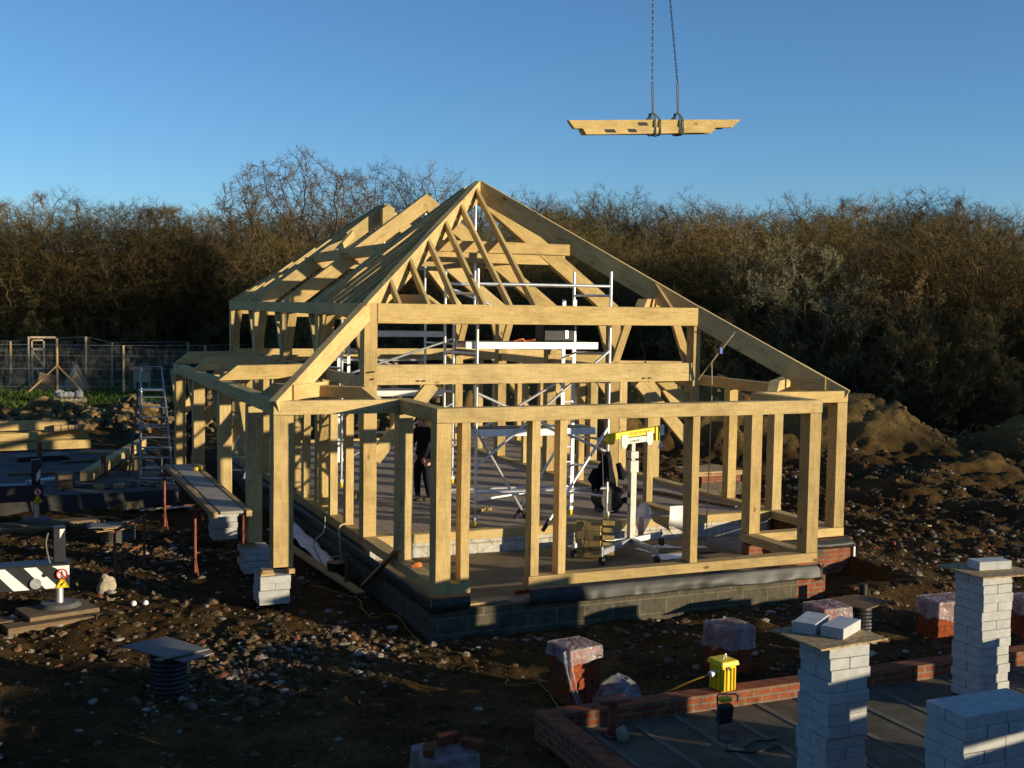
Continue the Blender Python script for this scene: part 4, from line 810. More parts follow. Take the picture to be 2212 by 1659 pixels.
# ------------------------------------------------------------------ step ladders
M['ladder']=simple('dull_ladder_alloy',(.30,.33,.38),.42,.8,.2,6,.4)
def stepladder(fl,fr,rl,rr,tl,tr,n,label,handle=True):
    t=thing('step_ladder',tuple((Vector(fl)+Vector(fr))/2),label,'ladder'); fl,fr,rl,rr,tl,tr=[Vector(p) for p in(fl,fr,rl,rr,tl,tr)]
    def bar(name,a,b_,w,m=M['alu']):
        q=MB(); q.tube([a,b_],w,4); return q.build(name,m,t)
    ka=.80
    for a,b_ in((fl,tl),(fr,tr)): bar('stile',a,a.lerp(b_,ka if handle else 1),.028,M['ladder'])
    for a,b_ in((rl,tl),(rr,tr)): bar('rear_leg',a,a.lerp(b_,ka if handle else 1),.024,M['ladder'])
    for k in range(n):
        f=(k+.7)/(n+.4)*(ka if handle else 1); a=fl.lerp(tl,f);b_=fr.lerp(tr,f); q=MB(); d=(b_-a).normalized(); q.box((a+b_)/2,((b_-a).length,.085,.022),Matrix.Rotation(math.atan2(d.y,d.x),3,'Z')); q.build('tread',M['ladder'],t)
    for f in(.25,.5,.72): bar('rear_rung',rl.lerp(tl,f*(1 if not handle else .95)),rr.lerp(tr,f*(1 if not handle else .95)),.012)
    if handle:
        q=MB(); q.tube([fl.lerp(tl,ka-.02),tl,tr,fr.lerp(tr,ka-.02)],.026,8); q.build('hand_rail',M['ladder'],t)
        a=fl.lerp(tl,ka);b_=fr.lerp(tr,ka); q=MB(); d=(b_-a).normalized(); q.box((a+b_)/2+Vector((0,.14,0)),((b_-a).length,.32,.035),Matrix.Rotation(math.atan2(d.y,d.x),3,'Z')); q.build('platform',M['ladder'],t)
    return t
stepladder((-2.695,7.87,-.16),(-2.02,7.65,-.16),(-2.77,9.5,-.16),(-2.08,9.28,-.16),(-2.58,8.55,2.37),(-2.16,8.42,2.37),9,'tall aluminium step ladder with a hand rail, standing beside the side aisle')
a=at(504.5,1033.6,'z',-.06);b_=at(584,1006,'z',-.06); mid=(a+b_)/2; top=at(546,897,'y',mid.y); d=(b_-a).normalized(); pz=Vector((-d.y,d.x,0))*.24
stepladder(a-pz,a+pz*.9,b_-pz,b_+pz*.9,top-pz*.6,top+pz*.6,5,'small open aluminium step ladder inside the frame behind the aisle posts',False)
# ------------------------------------------------------------------ plank staging and trestles
st=thing('plank_staging',(-2.16,2.3,.55),'two-tone plank staging running back along the outside of the side aisle','staging')
q=MB(); q.bb(-2.36,-2.0,-.36,5.25,.575,.618); q.build('deck_panel',simple('grey_deck',(.36,.32,.26),.8,0,.2,4,.2,.1),st,bevel=.004)
for x in(-2.45,-1.93): q=MB(); q.bb(x-.045,x+.045,-.40,5.3,.53,.622); q.build('side_stile',M['softwood'],st,bevel=.004)
for k in range(6): q=MB(); q.bb(-2.40,-1.98,-.3+k*1.05,-.25+k*1.05,.53,.574); q.build('cross_bar',M['steel'],st)
dr=thing('cordless_tool',at(428,1016,'z',.62),'small yellow and black hand tool lying on the plank staging','tool'); p=world_loc(dr); q=MB(); q.box(p+Vector((0,0,.04)),(.07,.26,.07),rot(-.5)); q.build('body',M['yellow'],dr,bevel=.01); q=MB(); q.box(p+Vector((.04,.14,.035)),(.05,.10,.06),rot(-.5)); q.build('grip',M['black'],dr,bevel=.01)
def trestle(p0,p1,h,label,m=M['rust']):
    t=thing('builders_trestle',tuple((Vector(p0)+Vector(p1))/2),label,'trestle'); p0=Vector(p0);p1=Vector(p1); z=p0.z; d=(p1-p0); d.z=0; d.normalize(); n_=Vector((-d.y,d.x,0)); tz=z+h
    a=Vector((p0.x,p0.y,tz)); b_=Vector((p1.x,p1.y,tz))
    q=MB(); q.tube([a-d*.1,b_+d*.1],.026,4); q.build('top_bar',m,t)
    for e_,s_ in((p0,1),(p1,-1)):
        q=MB(); q.tube([e_,(e_.x,e_.y,tz)],.022,8); q.build('upright',m,t)
        q=MB(); q.tube([e_+n_*.32,(e_.x,e_.y,z+.36),e_-n_*.32],.013,6); q.tube([e_+n_*.32,e_-n_*.32],.012,6); q.build('foot_brace',M['rust'],t)
    q=MB(); q.tube([(p0.x,p0.y,z+.42),(p1.x,p1.y,z+.42)],.014,6); q.build('tie_bar',m,t); return t
trestle((-3.86,.15,-.55),(-3.30,1.35,-.55),.87,'rusty red trestle standing empty in the mud beside the crane outrigger')
trestle((-2.62,.45,-.58),(-1.86,.50,-.58),1.10,'rusty red trestle carrying the near end of the plank staging')
trestle((-2.58,4.6,-.52),(-1.9,4.65,-.52),1.04,'rusty trestle carrying the far end of the plank staging')
yb=at(1160*.2344,950.4+630*.2344,'z',-.42); q=MB(); 
for k in range(5): q.tube([yb+Vector((-.22+.1*k,0,0)),yb+Vector((-.16+.1*k,.03,.14 if k%2 else .10)),yb+Vector((-.1+.1*k,0,.0))],.012,5)
tag(q.build('chair_spacer',M['cable'],None,yb),'small yellow wire spacer rack lying before the black membrane','spacer')
# ------------------------------------------------------------------ planks, bucket, film beside the left plinth
def plank(a,b_,w,h,m,label): o=timber('plank',a,b_,w,h,m=m,parent='none'); return tag(o,label,'plank')
plank((-.95,2.1,-.36),(-.33,-1.05,-.66),.16,.045,M['softwood'],'long sawn plank sloping down to the mud beside the left plinth')
plank((-.20,-.72,-.62),(-.02,-1.95,.20),.09,.05,M['softwood'],'short plank leaning against the left sill near the porch'); plank((-.42,-.5,-.7),(-.40,-.52,-.15),.07,.05,M['oldwood'],'stubby timber stake beside the black bucket')
bk=thing('bucket',(-.42,.12,-.68),'black builder\'s bucket in the shade beside the left plinth','bucket'); q=MB(); q.tube([(-.42,.12,-.70),(-.42,.12,-.40)],[.12,.155],24,True); q.build('pail',M['black'],bk); q=MB(); q.tube([(-.57,.12,-.42),(-.5,.06,-.30),(-.36,.06,-.29),(-.27,.12,-.42)],.006,5); q.build('bail',M['steel'],bk)
sheet('white_sheeting',lambda u,v:(-.52+.30*v+.05*nz(u*5,v*4),3.9-3.4*u,-.44-.14*u+.06*nz(u*9,v*3)+.05*math.sin(v*3)),40,8,M['offwhite'],None,(-.4,2,-.5)); tag(bpy.data.objects['white_sheeting'],'long crumpled white sheet in the gap beside the left plinth','sheeting')
q=MB(); q.tube(smooth_pts([(-.15,1.9,.02),(-.35,1.2,-.1),(-.6,.9,-.25),(-.5,.4,-.6)]),.014,6); q.tube(smooth_pts([(.05,1.15,.03),(-.13,1.0,.0),(-.2,.7,-.2),(-.22,.5,-.55)]),.014,6); tag(q.build('rope',M['rope'],None,(-.3,1,-.2)),'pale rope looped over the left sill','rope')
plank((11.0,.12,gz(11,.12)+.03),(12.6,.68,gz(12.6,.68)+.05),.10,.045,M['softwood'],'pale loose plank on the rubble ground right of the frame'); plank((8.9,3.0,gz(9,3)+.03),(10.6,3.2,gz(10.6,3.2)+.05),.10,.04,M['softwood'],'short plank on the mud just behind the right corner post')
plank((6.9,3.7,-.02),(7.75,.75,-.04),.12,.05,M['oldwood'],'old plank lying along the floor of the right aisle')
# ------------------------------------------------------------------ brick pier with board behind the right side
bp=thing('brick_pier',(10.7,6.1,-.6),'low brick and block pier behind the right side of the frame','pier')
q=MB(); q.bb(10.15,11.35,5.75,6.5,-.95,-.42); q.build('block_base',M['blockwall'],bp); q=MB(); q.bb(10.2,11.32,5.8,6.5,-.42,-.25); q.build('brick_courses',M['redwall'],bp)
lb_=thing('wood_board',(10.7,6.1,-.25),'thick pale board with printed edge lying on the low brick pier','board'); q=MB(); q.bb(10.1,11.35,5.78,6.9,-.248,-.14); q.build('panel',M['softwood'],lb_)
def lettering(s,loc,size,m,parent,rz=0,name='lettering'):
    cu=bpy.data.curves.new(name,'FONT'); cu.body=s; cu.size=size; cu.extrude=.001; cu.align_x='CENTER'; o=bpy.data.objects.new(name,cu); COL.objects.link(o)
    bpy.context.view_layer.update(); me=bpy.data.meshes.new_from_object(o); bpy.data.objects.remove(o); me.materials.append(m); o=bpy.data.objects.new(name,me); COL.objects.link(o)
    o.parent=parent; o.location=Vector(loc)-world_loc(parent); o.rotation_euler=(PI/2,0,rz); return o
lettering('TIMBER  BUILDERS LTD',(10.62,5.772,-.222),.066,M['rust'],lb_,0)
# ------------------------------------------------------------------ aluminium scaffold towers
def tower(name_label,corners,z0,ztop,rails,plats,ladder,braces,stays=()):
    c=[Vector((p[0],p[1],z0)) for p in corners]      # FL, FR, RR, RL
    t=thing('scaffold_tower',tuple(sum(c,Vector())/4),name_label,'scaffold')
    for k,p in enumerate(c):
        q=MB(); q.tube([p+Vector((0,0,.34)),(p.x,p.y,ztop)],.027,10)
        for zz in np.arange(z0+.55,ztop,1.05): q.tube([(p.x,p.y,zz),(p.x,p.y,zz+.09)],.034,10)
        q.build('standard',M['alu'],t)
        cs=thing('castor',tuple(p),None,None); 
        for kk in('label','category'): 
            if kk in cs: del cs[kk]
        bpy.data.objects.remove(cs)
        q=MB(); q.tube([p+Vector((0,0,.16)),p+Vector((0,0,.36))],.017,8); q.box(p+Vector((0,0,.15)),(.07,.10,.07)); jk=q.build('castor',M['steel'],t)
        q=MB(); q.cyl(p+Vector((-.022,.02,.075)),p+Vector((.022,.02,.075)),.075,18); q.build('wheel',M['yellow'] if k!=3 else M['black'],jk)
    end=((0,3),(1,2)); lng=((0,1),(3,2))
    for a,b_ in end:
        for zz in np.arange(z0+.45,ztop-.1,.52):
            q=MB(); q.tube([(c[a].x,c[a].y,zz),(c[b_].x,c[b_].y,zz)],.022,8); q.build('rung',M['alu'],t)
    for zz,which in rails:
        a,b_=lng[which]; q=MB(); q.tube([(c[a].x,c[a].y,zz),(c[b_].x,c[b_].y,zz)],.026,10); q.build('guard_rail',M['alu'],t)
    for (a,za,b_,zb) in braces:
        q=MB(); q.tube([(c[a].x,c[a].y,za),(c[b_].x,c[b_].y,zb)],.026,10); q.build('diagonal_brace',M['alu'],t)
    ax=(c[1]-c[0]).normalized(); L=(c[1]-c[0]).length; yaw=math.atan2(ax.y,ax.x); R=rot(yaw)
    for zz in plats:
        m0=(c[0]+c[1]+c[2]+c[3])/4; m0.z=zz
        q=MB(); q.box(m0+Vector((0,0,.02)),(L-.06,.56,.02),R); q.build('platform_deck',gry if zz<3 else M['oldwood'],t)
        for s_ in(-1,1):
            q=MB(); q.box(m0+R@Vector((0,s_*.30,-.03)),(L-.02,.045,.12),R); q.build('platform_beam',M['alu_flat'],t)
    if ladder:
        bx_,by_,zb,zt_=ladder
        for s_ in(-1,1): q=MB(); q.box((bx_+s_*.11,by_,(zb+zt_)/2),(.062,.03,zt_-zb)); q.build('ladder_stile',M['alu_flat'],t)
        for zz in np.arange(zb+.2,zt_,.28): q=MB(); q.tube([(bx_-.11,by_,zz),(bx_+.11,by_,zz)],.014,6); q.build('ladder_rung',M['alu'],t)
    for k,e_ in stays:
        e_=Vector(e_); hp=Vector((c[k].x,c[k].y,1.65)); q=MB(); q.tube([hp,e_],.026,8); q.build('outrigger_leg',M['alu'],t); q=MB(); q.tube([hp+(e_-hp)*.90,e_],.036,8); q.build('rubber_foot',M['black'],t)
    return t
T2=[(2.18,.52),(4.66,.30),(4.30,1.06),(1.86,1.28)]
tower('aluminium scaffold tower just behind the front tie beam, its platform carrying tools',T2,-.06,4.46,[(4.2,0),(4.2,1),(3.65,1),(.55,0),(.50,1)],[3.16,1.62],(4.18,1.0,.2,3.95),[(0,1.0,1,3.05),(3,4.15,2,3.25),(3,.45,1,.55),(0,.42,2,.5),(3,1.2,2,2.6),(0,2.3,1,1.2)],[(0,at(1137,1119,'z',-.06)),(1,at(1172,1147,'z',-.06)),(2,at(1112,1120,'z',-.06))])
T1=[(1.15,5.6),(3.55,5.35),(3.2,6.2),(.85,6.45)]
tower('aluminium scaffold tower deeper in the frame, left of the first tower',T1,-.06,3.6,[(2.6,1),(1.1,0)],[3.22,1.95],(1.35,6.2,.4,3.2),[(0,2.3,1,3.1),(3,3.1,2,2.2),(0,.5,1,1.7)])
q=MB(); c_=Vector((3.55,.75,3.19)); q.box(c_+Vector((.25,.05,.18)),(.62,.40,.34)); o=q.build('tool_case',M['black'],None,c_,bevel=.02); tag(o,'open black tool case on the platform of the scaffold tower','case')
q=MB(); q.box((4.02,.62,3.33),(.24,.02,.15),rot(.2)); tag(q.build('grey_board',M['steel'],None,(4.02,.62,3.26)),'small grey panel leaning in front of the black tool case','panel')
q=MB(); q.tube(smooth_pts([(2.9,.6,3.20),(3.05,.55,3.24),(3.15,.65,3.2),(3.3,.58,3.23),(3.2,.7,3.21)]),.016,6); tag(q.build('orange_lead',simple('orange_lead',(.6,.14,.03),.6,0,.1),None,(3.1,.6,3.2)),'orange lead heaped on the scaffold platform','cable')
# ------------------------------------------------------------------ material lift
mx_,my_=4.56,-.80; lz0=-.40
lf=thing('material_lift',(mx_,my_,lz0),'grey mast material lift with a yellow cross beam, standing in the porch','lift')
q=MB(); q.bb(mx_-.055,mx_+.055,my_-.06,my_+.06,-.17,1.12); q.build('mast',simple('pale_alloy',(.52,.50,.45),.55,.3,.15,8),lf,bevel=.004)
q=MB(); q.bb(mx_-.035,mx_+.035,my_-.03,my_+.03,1.12,1.50); q.bb(mx_-.08,mx_+.08,my_-.08,my_+.07,1.0,1.20); q.bb(mx_-.075,mx_+.075,my_-.08,my_+.07,1.24,1.36); q.build('mast_head',bpy.data.materials['pale_alloy'],lf,bevel=.004)
q=MB(); q.box((mx_+.03,my_-.03,1.555),(.58,.07,.105),rot(0)); q.build('head_plate',bpy.data.materials['pale_alloy'],lf,bevel=.004)
for dx in(-.33,.30):
    q=MB(); q.prism([(-.075,.12),(-.075,-.05),(-.04,-.11),(.04,-.11),(.075,-.05),(.075,.12)],(mx_+.05+dx,my_-.075,1.55),(1,0,0),(0,0,1),(0,.02,0)); q.build('cheek_plate',bpy.data.materials['pale_alloy'],lf)
q=MB(); q.box((mx_+.04,my_-.02,1.675),(1.36,.08,.105),Matrix.Rotation(-.018,3,'Y')); q.cyl((mx_-.58,my_-.07,1.60),(mx_-.58,my_+.03,1.60),.07,20); q.bb(mx_+.49,mx_+.57,my_-.085,my_+.0,1.50,1.74); yb_=q.build('cross_beam',M['yellow'],lf)
q=MB(); q.bb(mx_+.62,mx_+.72,my_-.065,my_-.05,1.575,1.76); q.build('white_label',M['offwhite'],lf)
lettering('SUMNER',(mx_-.03,my_-.0665,1.525),.062,M['ink'],lf); lettering('DO NOT LIFT PEOPLE',(mx_+.12,my_-.062,1.66),.055,M['red'],lf)
q=MB(); q.tube([(mx_+.70,my_,1.6),(mx_+.70,my_,1.44)],.006,6); q.tube([(mx_+.70,my_,1.46),(mx_+.70,my_,1.36),(mx_+.70,my_,1.30)],[.02,.045,.02],10); q.build('hook_block',M['steel'],lf)
q=MB(); q.tube([(mx_-.62,my_-.03,1.6),(mx_-.55,my_-.05,.2),(mx_-.50,my_-.08,-.15)],.004,5); q.build('lift_cable',M['steel'],lf)
bpy.context.view_layer.update()
for o in lf.children:
    if o.name.split('.')[0] in('head_plate','cheek_plate','cross_beam','white_label','lettering','hook_block'): 
        o.matrix_local=Matrix.Translation((0,0,1.96))@Matrix.Rotation(.30,4,'Z')@Matrix.Rotation(-.035,4,'Y')@Matrix.Translation((0,0,-1.96))@o.matrix_local
so_rot=-.75
def leg(e_,nm='leg'):
    e_=Vector(e_); a=Vector((mx_,my_,-.19)); q=MB(); d=(e_-a); d.z=0; yw=math.atan2(d.y,d.x); L=d.length; q.box(a+d/2,(L,.07,.09),rot(yw)); q.build('leg',M['steel'],lf)
    q=MB(); q.tube([(e_.x,e_.y,-.10),(e_.x,e_.y,-.28)],.025,8); f_=q.build('castor_fork',M['steel'],lf); q=MB(); q.cyl((e_.x-.022,e_.y,-.325),(e_.x+.022,e_.y,-.325),.075,18); q.build('castor_wheel',M['black'],f_)
leg((3.60,-1.55,0)); leg((4.50,-1.80,0)); leg((3.40,-.92,0)); leg((5.35,-.5,0))
q=MB(); q.cyl((mx_-.13,my_+.12,.55),(mx_-.13,my_-.02,.55),.10,20); q.box((mx_-.12,my_-.05,.52),(.06,.12,.10)); q.build('winch',M['black'],lf)
# strapped stack of timber offcuts
so_=thing('timber_bundle',(3.72,-1.05,-.38),'strapped bundle of sawn oak lengths standing on end beside the lift mast','timber bundle'); yw=.06
q=MB(); 
for k in range(4): q.box((3.62,-1.0,-.31+.155*k+.03*0),(.44,.30,.145),rot(yw+.02*((k%2)*2-1)))
q.build('oak_length',M['oak'],so_,bevel=.004)
q=MB()
for k in range(5): q.box((3.95,-1.02+.02*(k%2),-.27+.125*k),(.20,.22-.05*(k%2),.075),rot(yw+.2))
q.build('cut_end',M['oak'],so_,bevel=.004)
q=MB(); q.tube([(3.48,-1.155,.30),(3.60,-1.17,.1),(3.55,-1.16,-.36)],.006,5); q.tube([(3.60,-1.16,.30),(3.64,-1.17,.0),(3.70,-1.16,-.36)],.006,5); q.build('strap',M['ink'],so_)
so_.rotation_euler.z=so_rot
# jacket, fan, film bag, paper
def blob(name,fn,nu,nv,m,label,cat,base): o=sheet(name,fn,nu,nv,m,None,base); return tag(o,label,cat)
def jk(u,v):
    a=u*2*PI; r=(.03+.20*v**.75); top=Vector((4.64,.24,1.23)); sx=.9+.25*math.sin(3*a+1)*v+.2*nz(a*1.5,v*2)*v; sag=.62*v*(1+.18*math.sin(2*a+.8)+.12*math.sin(5*a))
    return (top.x+math.cos(a)*r*sx*1.05-.09*v,top.y+math.sin(a)*r*.42*sx,top.z-sag+.02*nz(u*9,v*5))
blob('jacket',jk,48,22,M['cloth'],'dark navy jacket hung over the scaffold tower leg','jacket',(4.64,.24,.6))
q=MB(); q.tube([(4.38,.22,.92),(4.30,.20,.75),(4.40,.2,.58)],[.05,.085,.045],10); q.tube([(4.85,.24,1.0),(4.92,.22,.78),(4.90,.22,.70)],[.05,.075,.05],10)
o=q.build('sleeve',M['cloth'],bpy.data.objects['jacket'],smooth=True)
fn_=thing('site_heater',(5.15,1.25,-.06),'round black site heater on the floor behind the lift mast','heater')
q=MB(); q.cyl((5.15,1.0,.22),(5.15,1.42,.22),.25,28); q.build('drum',M['black'],fn_,bevel=.02); q=MB(); ring=[(5.15+.235*math.cos(a),.985,.22+.235*math.sin(a)) for a in np.linspace(0,2*PI,28,endpoint=False)]; q.tube(ring,.018,6,closed=True); q.build('rim',M['crane'],fn_); q=MB(); q.bb(4.98,5.32,1.05,1.4,-.06,.02); q.build('foot_frame',M['crane'],fn_); q=MB(); q.cyl((5.15,1.2,.52),(5.15,1.3,.52),.12,18); q.build('motor_cover',M['crane'],fn_,bevel=.01)
def bag(u,v):
    a=u*2*PI; z=-.39+.76*v; r=(.05+.10*math.sin(PI*min(1,max(0,(v-.30)/.70)))**.8)*(1 if v>.02 else .7)*(1+.12*nz(a*2,v*4)); r=max(r,.02 if v>.97 else .045); return (5.02+.06*v+math.cos(a)*r,-.32+math.sin(a)*r*.8,z)
blob('film_bag',bag,28,24,M['film'],'clear film bag standing round a copper coloured tube right of the lift','bag',(5.02,-.32,-.39)); cylt('copper_tube',(5.02,-.32,-.40),(5.04,-.32,.10),.05,simple('copper',(.45,.20,.10),.5,.3,.15),'copper coloured tube inside the clear film bag','tube')
sheet('curled_paper',lambda u,v:(5.74+.46*u-.06*math.sin(PI*v)-.03*v,-.12-.12*math.sin(PI*v)-.10*u*v+.03*math.sin(u*4),.22-(.33+.22*u)*v),16,16,M['offwhite'],None,(5.9,-.3,-.3)); tag(bpy.data.objects['curled_paper'],'large curled white sheet leaning in the porch right of the lift','sheet')
for k,(x,y,w_,d_,rz,lb) in enumerate(((5.15,-.75,.75,.5,.3,'flat white sheet lying nearest the lift on the porch floor'),(5.75,-.95,.55,.4,-.2,'flat white sheet lying below the curled one'),(5.05,-1.35,.6,.42,.1,'flat white sheet lying nearest the porch sill'))):
    R_=rot(rz); sheet('flat_sheet',lambda u,v:tuple(R_@Vector(((u-.5)*w_,(v-.5)*d_,0))+Vector((x,y,-.392+.012*nz(u*3,v*3,k)))),10,8,M['offwhite'],None,(x,y,-.39)); tag([o for o in bpy.data.objects if o.name.startswith('flat_sheet') and 'label' not in o][0],lb,'sheet')
lay('board_stack',(5.65,-1.95,-.398),(1.0,.6,.06),.15,M['oldwood'],'low pile of dark boards on the porch floor right','boards'); lay('board',(5.55,-1.1,-.398),(1.1,.35,.03),-.3,M['oldwood'],'dark board lying under the white sheets','board')
lay('grey_block',(4.98,-2.75,-.398),(.28,.20,.22),-.1,simple('grey_block',(.13,.14,.14),.9,0,.2),'dark grey block by the porch sill','block'); lay('batten_offcut',(4.1,-3.36,.002),(.30,.06,.03),-.25,M['softwood'],'small offcut lying on the porch sill','offcut')
lay('timber_offcut',(1.1,4.2,-.06),(.42,.12,.10),.2,M['oldwood'],'dark offcut on the floor behind the left front post','offcut'); 
for k in range(3): lay('timber_offcut',(2.7+.2*k,1.9+.1*k,-.06),(.22,.07,.05),.5+.3*k,M['oak'],'small oak offcut on the floor inside the scaffold tower','offcut',0,'oak offcuts on the floor')
boulder((.12,-2.35,.03),(.09,.06,.04),5,'orange-brown lump lying on the left porch sill',simple('orange_lump',(.5,.17,.04),.8,0,.2))
for k in range(3): boulder((1.5+.09*k,-2.9+.03*k,-.37),(.04,.035,.035),20+k,'small broken red piece on the porch floor',M['bricks']) ; 
for o in [o for o in bpy.data.objects if o.get('label')=='small broken red piece on the porch floor']: o['group']='broken red pieces on the porch floor'
# hanging ropes
q=MB(); a=Vector((6.70,-.62,3.42)); b_=Vector((6.30,-.06,2.52)); q.tube([a,b_],.012,6); q.tube([a.lerp(b_,.06)+Vector((.02,0,0)),b_+Vector((.02,0,.02))],.008,5); rs=q.build('ratchet_strap',M['rope'],None,a); tag(rs,'taut ratchet strap from the right hip rafter down to the mid rail','strap')
q=MB(); m0=a.lerp(b_,.38); q.box(m0,(.05,.05,.12)); q.build('ratchet',simple('blue_ratchet',(.03,.10,.35),.5,.2,.1),rs)
q=MB(); m1=a.lerp(b_,.62); q.tube(smooth_pts([m1,m1+Vector((.02,.0,-.6)),m1+Vector((.04,.05,-1.6)),m1+Vector((.05,.1,-2.9)),m1+Vector((.1,.15,-3.25)),m1+Vector((.0,-.05,-3.38)),m1+Vector((-.2,.05,-3.36))]),.011,6); tag(q.build('rope',M['rope'],None,m1),'pale rope hanging straight down from the ratchet strap','rope')
# ------------------------------------------------------------------ people
def person(loc,rz,label,arm_l,arm_r,face=0.,stride=.06):
    P={'pel':((0,.0,.94),.145,.12),'sp':((0,.005,1.10),.14,.11),'ch':((0,-.005,1.28),.175,.12),'up':((0,.0,1.40),.13,.09),'nk':((0,-.01,1.49),.058,.06),'jw':((0,-.035,1.56),.062,.075),'hd':((0,-.02,1.63),.078,.098),'tp':((0,-.005,1.70),.06,.075),
       'nose':((0,-.125,1.60),.014,.014)}
    E_=[('pel','sp'),('sp','ch'),('ch','up'),('up','nk'),('nk','jw'),('jw','hd'),('hd','tp'),('jw','nose')]
    for s,arm,nm in((-1,arm_l,'l'),(1,arm_r,'r')):
        P['sh'+nm]=((s*.18,0,1.40),.075,.075); P['el'+nm]=(arm[0],.055,.055); P['wr'+nm]=(arm[1],.034,.034)
        wv=Vector(arm[1]);d=(wv-Vector(arm[0])).normalized(); sd=d.cross(Vector((0,0,1))); 
        if sd.length<.2: sd=Vector((0,-1,0))
        sd.normalize(); dn=d.cross(sd)
        P['pm'+nm]=(tuple(wv+d*.07),.036,.020); E_+=[('up','sh'+nm),('sh'+nm,'el'+nm),('el'+nm,'wr'+nm),('wr'+nm,'pm'+nm)]
        for k,(o_,ln) in enumerate(((-.030,.070),(-.010,.082),(.010,.078),(.029,.060))):
            p1=wv+d*.10+sd*o_; p2=p1+d*ln*.5+dn*.012; p3=p2+d*ln*.35+dn*.03
            for i,pp in enumerate((p1,p2,p3)): P['f%s%d%d'%(nm,k,i)]=(tuple(pp),.0095-.001*i,.0095-.001*i)
            E_+=[('pm'+nm,'f%s%d0'%(nm,k)),('f%s%d0'%(nm,k),'f%s%d1'%(nm,k)),('f%s%d1'%(nm,k),'f%s%d2'%(nm,k))]
        t1=wv+d*.04+sd*-.04; t2=t1+d*.045-sd*.012; P['t'+nm+'0']=(tuple(t1),.012,.012); P['t'+nm+'1']=(tuple(t2),.010,.010); E_+=[('wr'+nm,'t'+nm+'0'),('t'+nm+'0','t'+nm+'1')]
        st_=s*stride
        P['hp'+nm]=((s*.095,0,.86),.115,.115); P['kn'+nm]=((s*.105,-.03+st_*.5,.50),.078,.08); P['an'+nm]=((s*.11,.02+st_,.11),.055,.06); P['he'+nm]=((s*.11,.03+st_,.055),.045,.05); P['to'+nm]=((s*.12,-.15+st_,.045),.048,.042)
        E_+=[('pel','hp'+nm),('hp'+nm,'kn'+nm),('kn'+nm,'an'+nm),('an'+nm,'he'+nm),('he'+nm,'to'+nm)]
    ks=list(P); me=bpy.data.meshes.new('person'); me.from_pydata([P[k][0] for k in ks],[(ks.index(a),ks.index(b_)) for a,b_ in E_],[]); o=bpy.data.objects.new('person',me); COL.objects.link(o)
    sk=o.modifiers.new('skin','SKIN'); sub=o.modifiers.new('sub','SUBSURF'); sub.levels=2; sub.render_levels=2
    for i,k in enumerate(ks): me.skin_vertices[0].data[i].radius=P[k][1:]; me.skin_vertices[0].data[i].use_root=(k=='pel')
    bpy.context.view_layer.update(); dg=bpy.context.evaluated_depsgraph_get(); nm_=bpy.data.meshes.new_from_object(o.evaluated_get(dg)); bpy.data.objects.remove(o)
    o=bpy.data.objects.new('person',nm_); COL.objects.link(o); nm_.materials.clear()
    for k in('cloth','skin','boot'): nm_.materials.append(M[k])
    hands=[Vector(arm_l[1]),Vector(arm_r[1])]
    for f in nm_.polygons:
        c=f.center; f.use_smooth=True
        hd=any((c-h).length<.22 and (c-h).dot((h-Vector(a[0])).normalized())>.005 for h,a in zip(hands,(arm_l,arm_r)))
        f.material_index=1 if (c.z>1.49 or hd) else (2 if c.z<.13 else 0)
    o.location=loc; o.rotation_euler.z=rz; tag(o,label,'person')
    def kid(q,nm,m,sm_=True):
        k=q.build(nm,m,None,(0,0,0),smooth=sm_); k.parent=o; return k
    q=MB(); q.tube([(0,.0,1.605),(0,.0,1.66),(0,.0,1.71),(0,.0,1.735)],[.098,.104,.085,.03],16); kid(q,'woollen_hat',M['cloth'])
    for s in(-1,1):
        q=MB(); q.box((s*.033,-.108,1.635),(.020,.010,.010)); kid(q,'eye',M['ink'],False)
        q=MB(); q.tube([(s*.088,.0,1.58),(s*.094,.005,1.61),(s*.09,.01,1.635)],[.008,.016,.01],8); kid(q,'ear',M['skin'])
    q=MB(); q.box((0,-.112,1.565),(.045,.008,.008)); kid(q,'mouth',simple('lips',(.35,.14,.11),.6),False)
    return o
person((2.22,3.45,-.06),-1.2,'person in dark work clothes and hat standing on the floor between two front posts',((-.30,-.02,1.13),(-.24,-.18,.93)),((.30,.02,1.12),(.30,-.12,.88)))
person((-1.30,9.75,-.12),-1.75,'person in dark clothes behind the rear aisle posts, one bare hand showing',((-.24,-.17,1.17),(-.10,-.40,1.30)),((.28,.0,1.13),(.27,-.16,.92)))
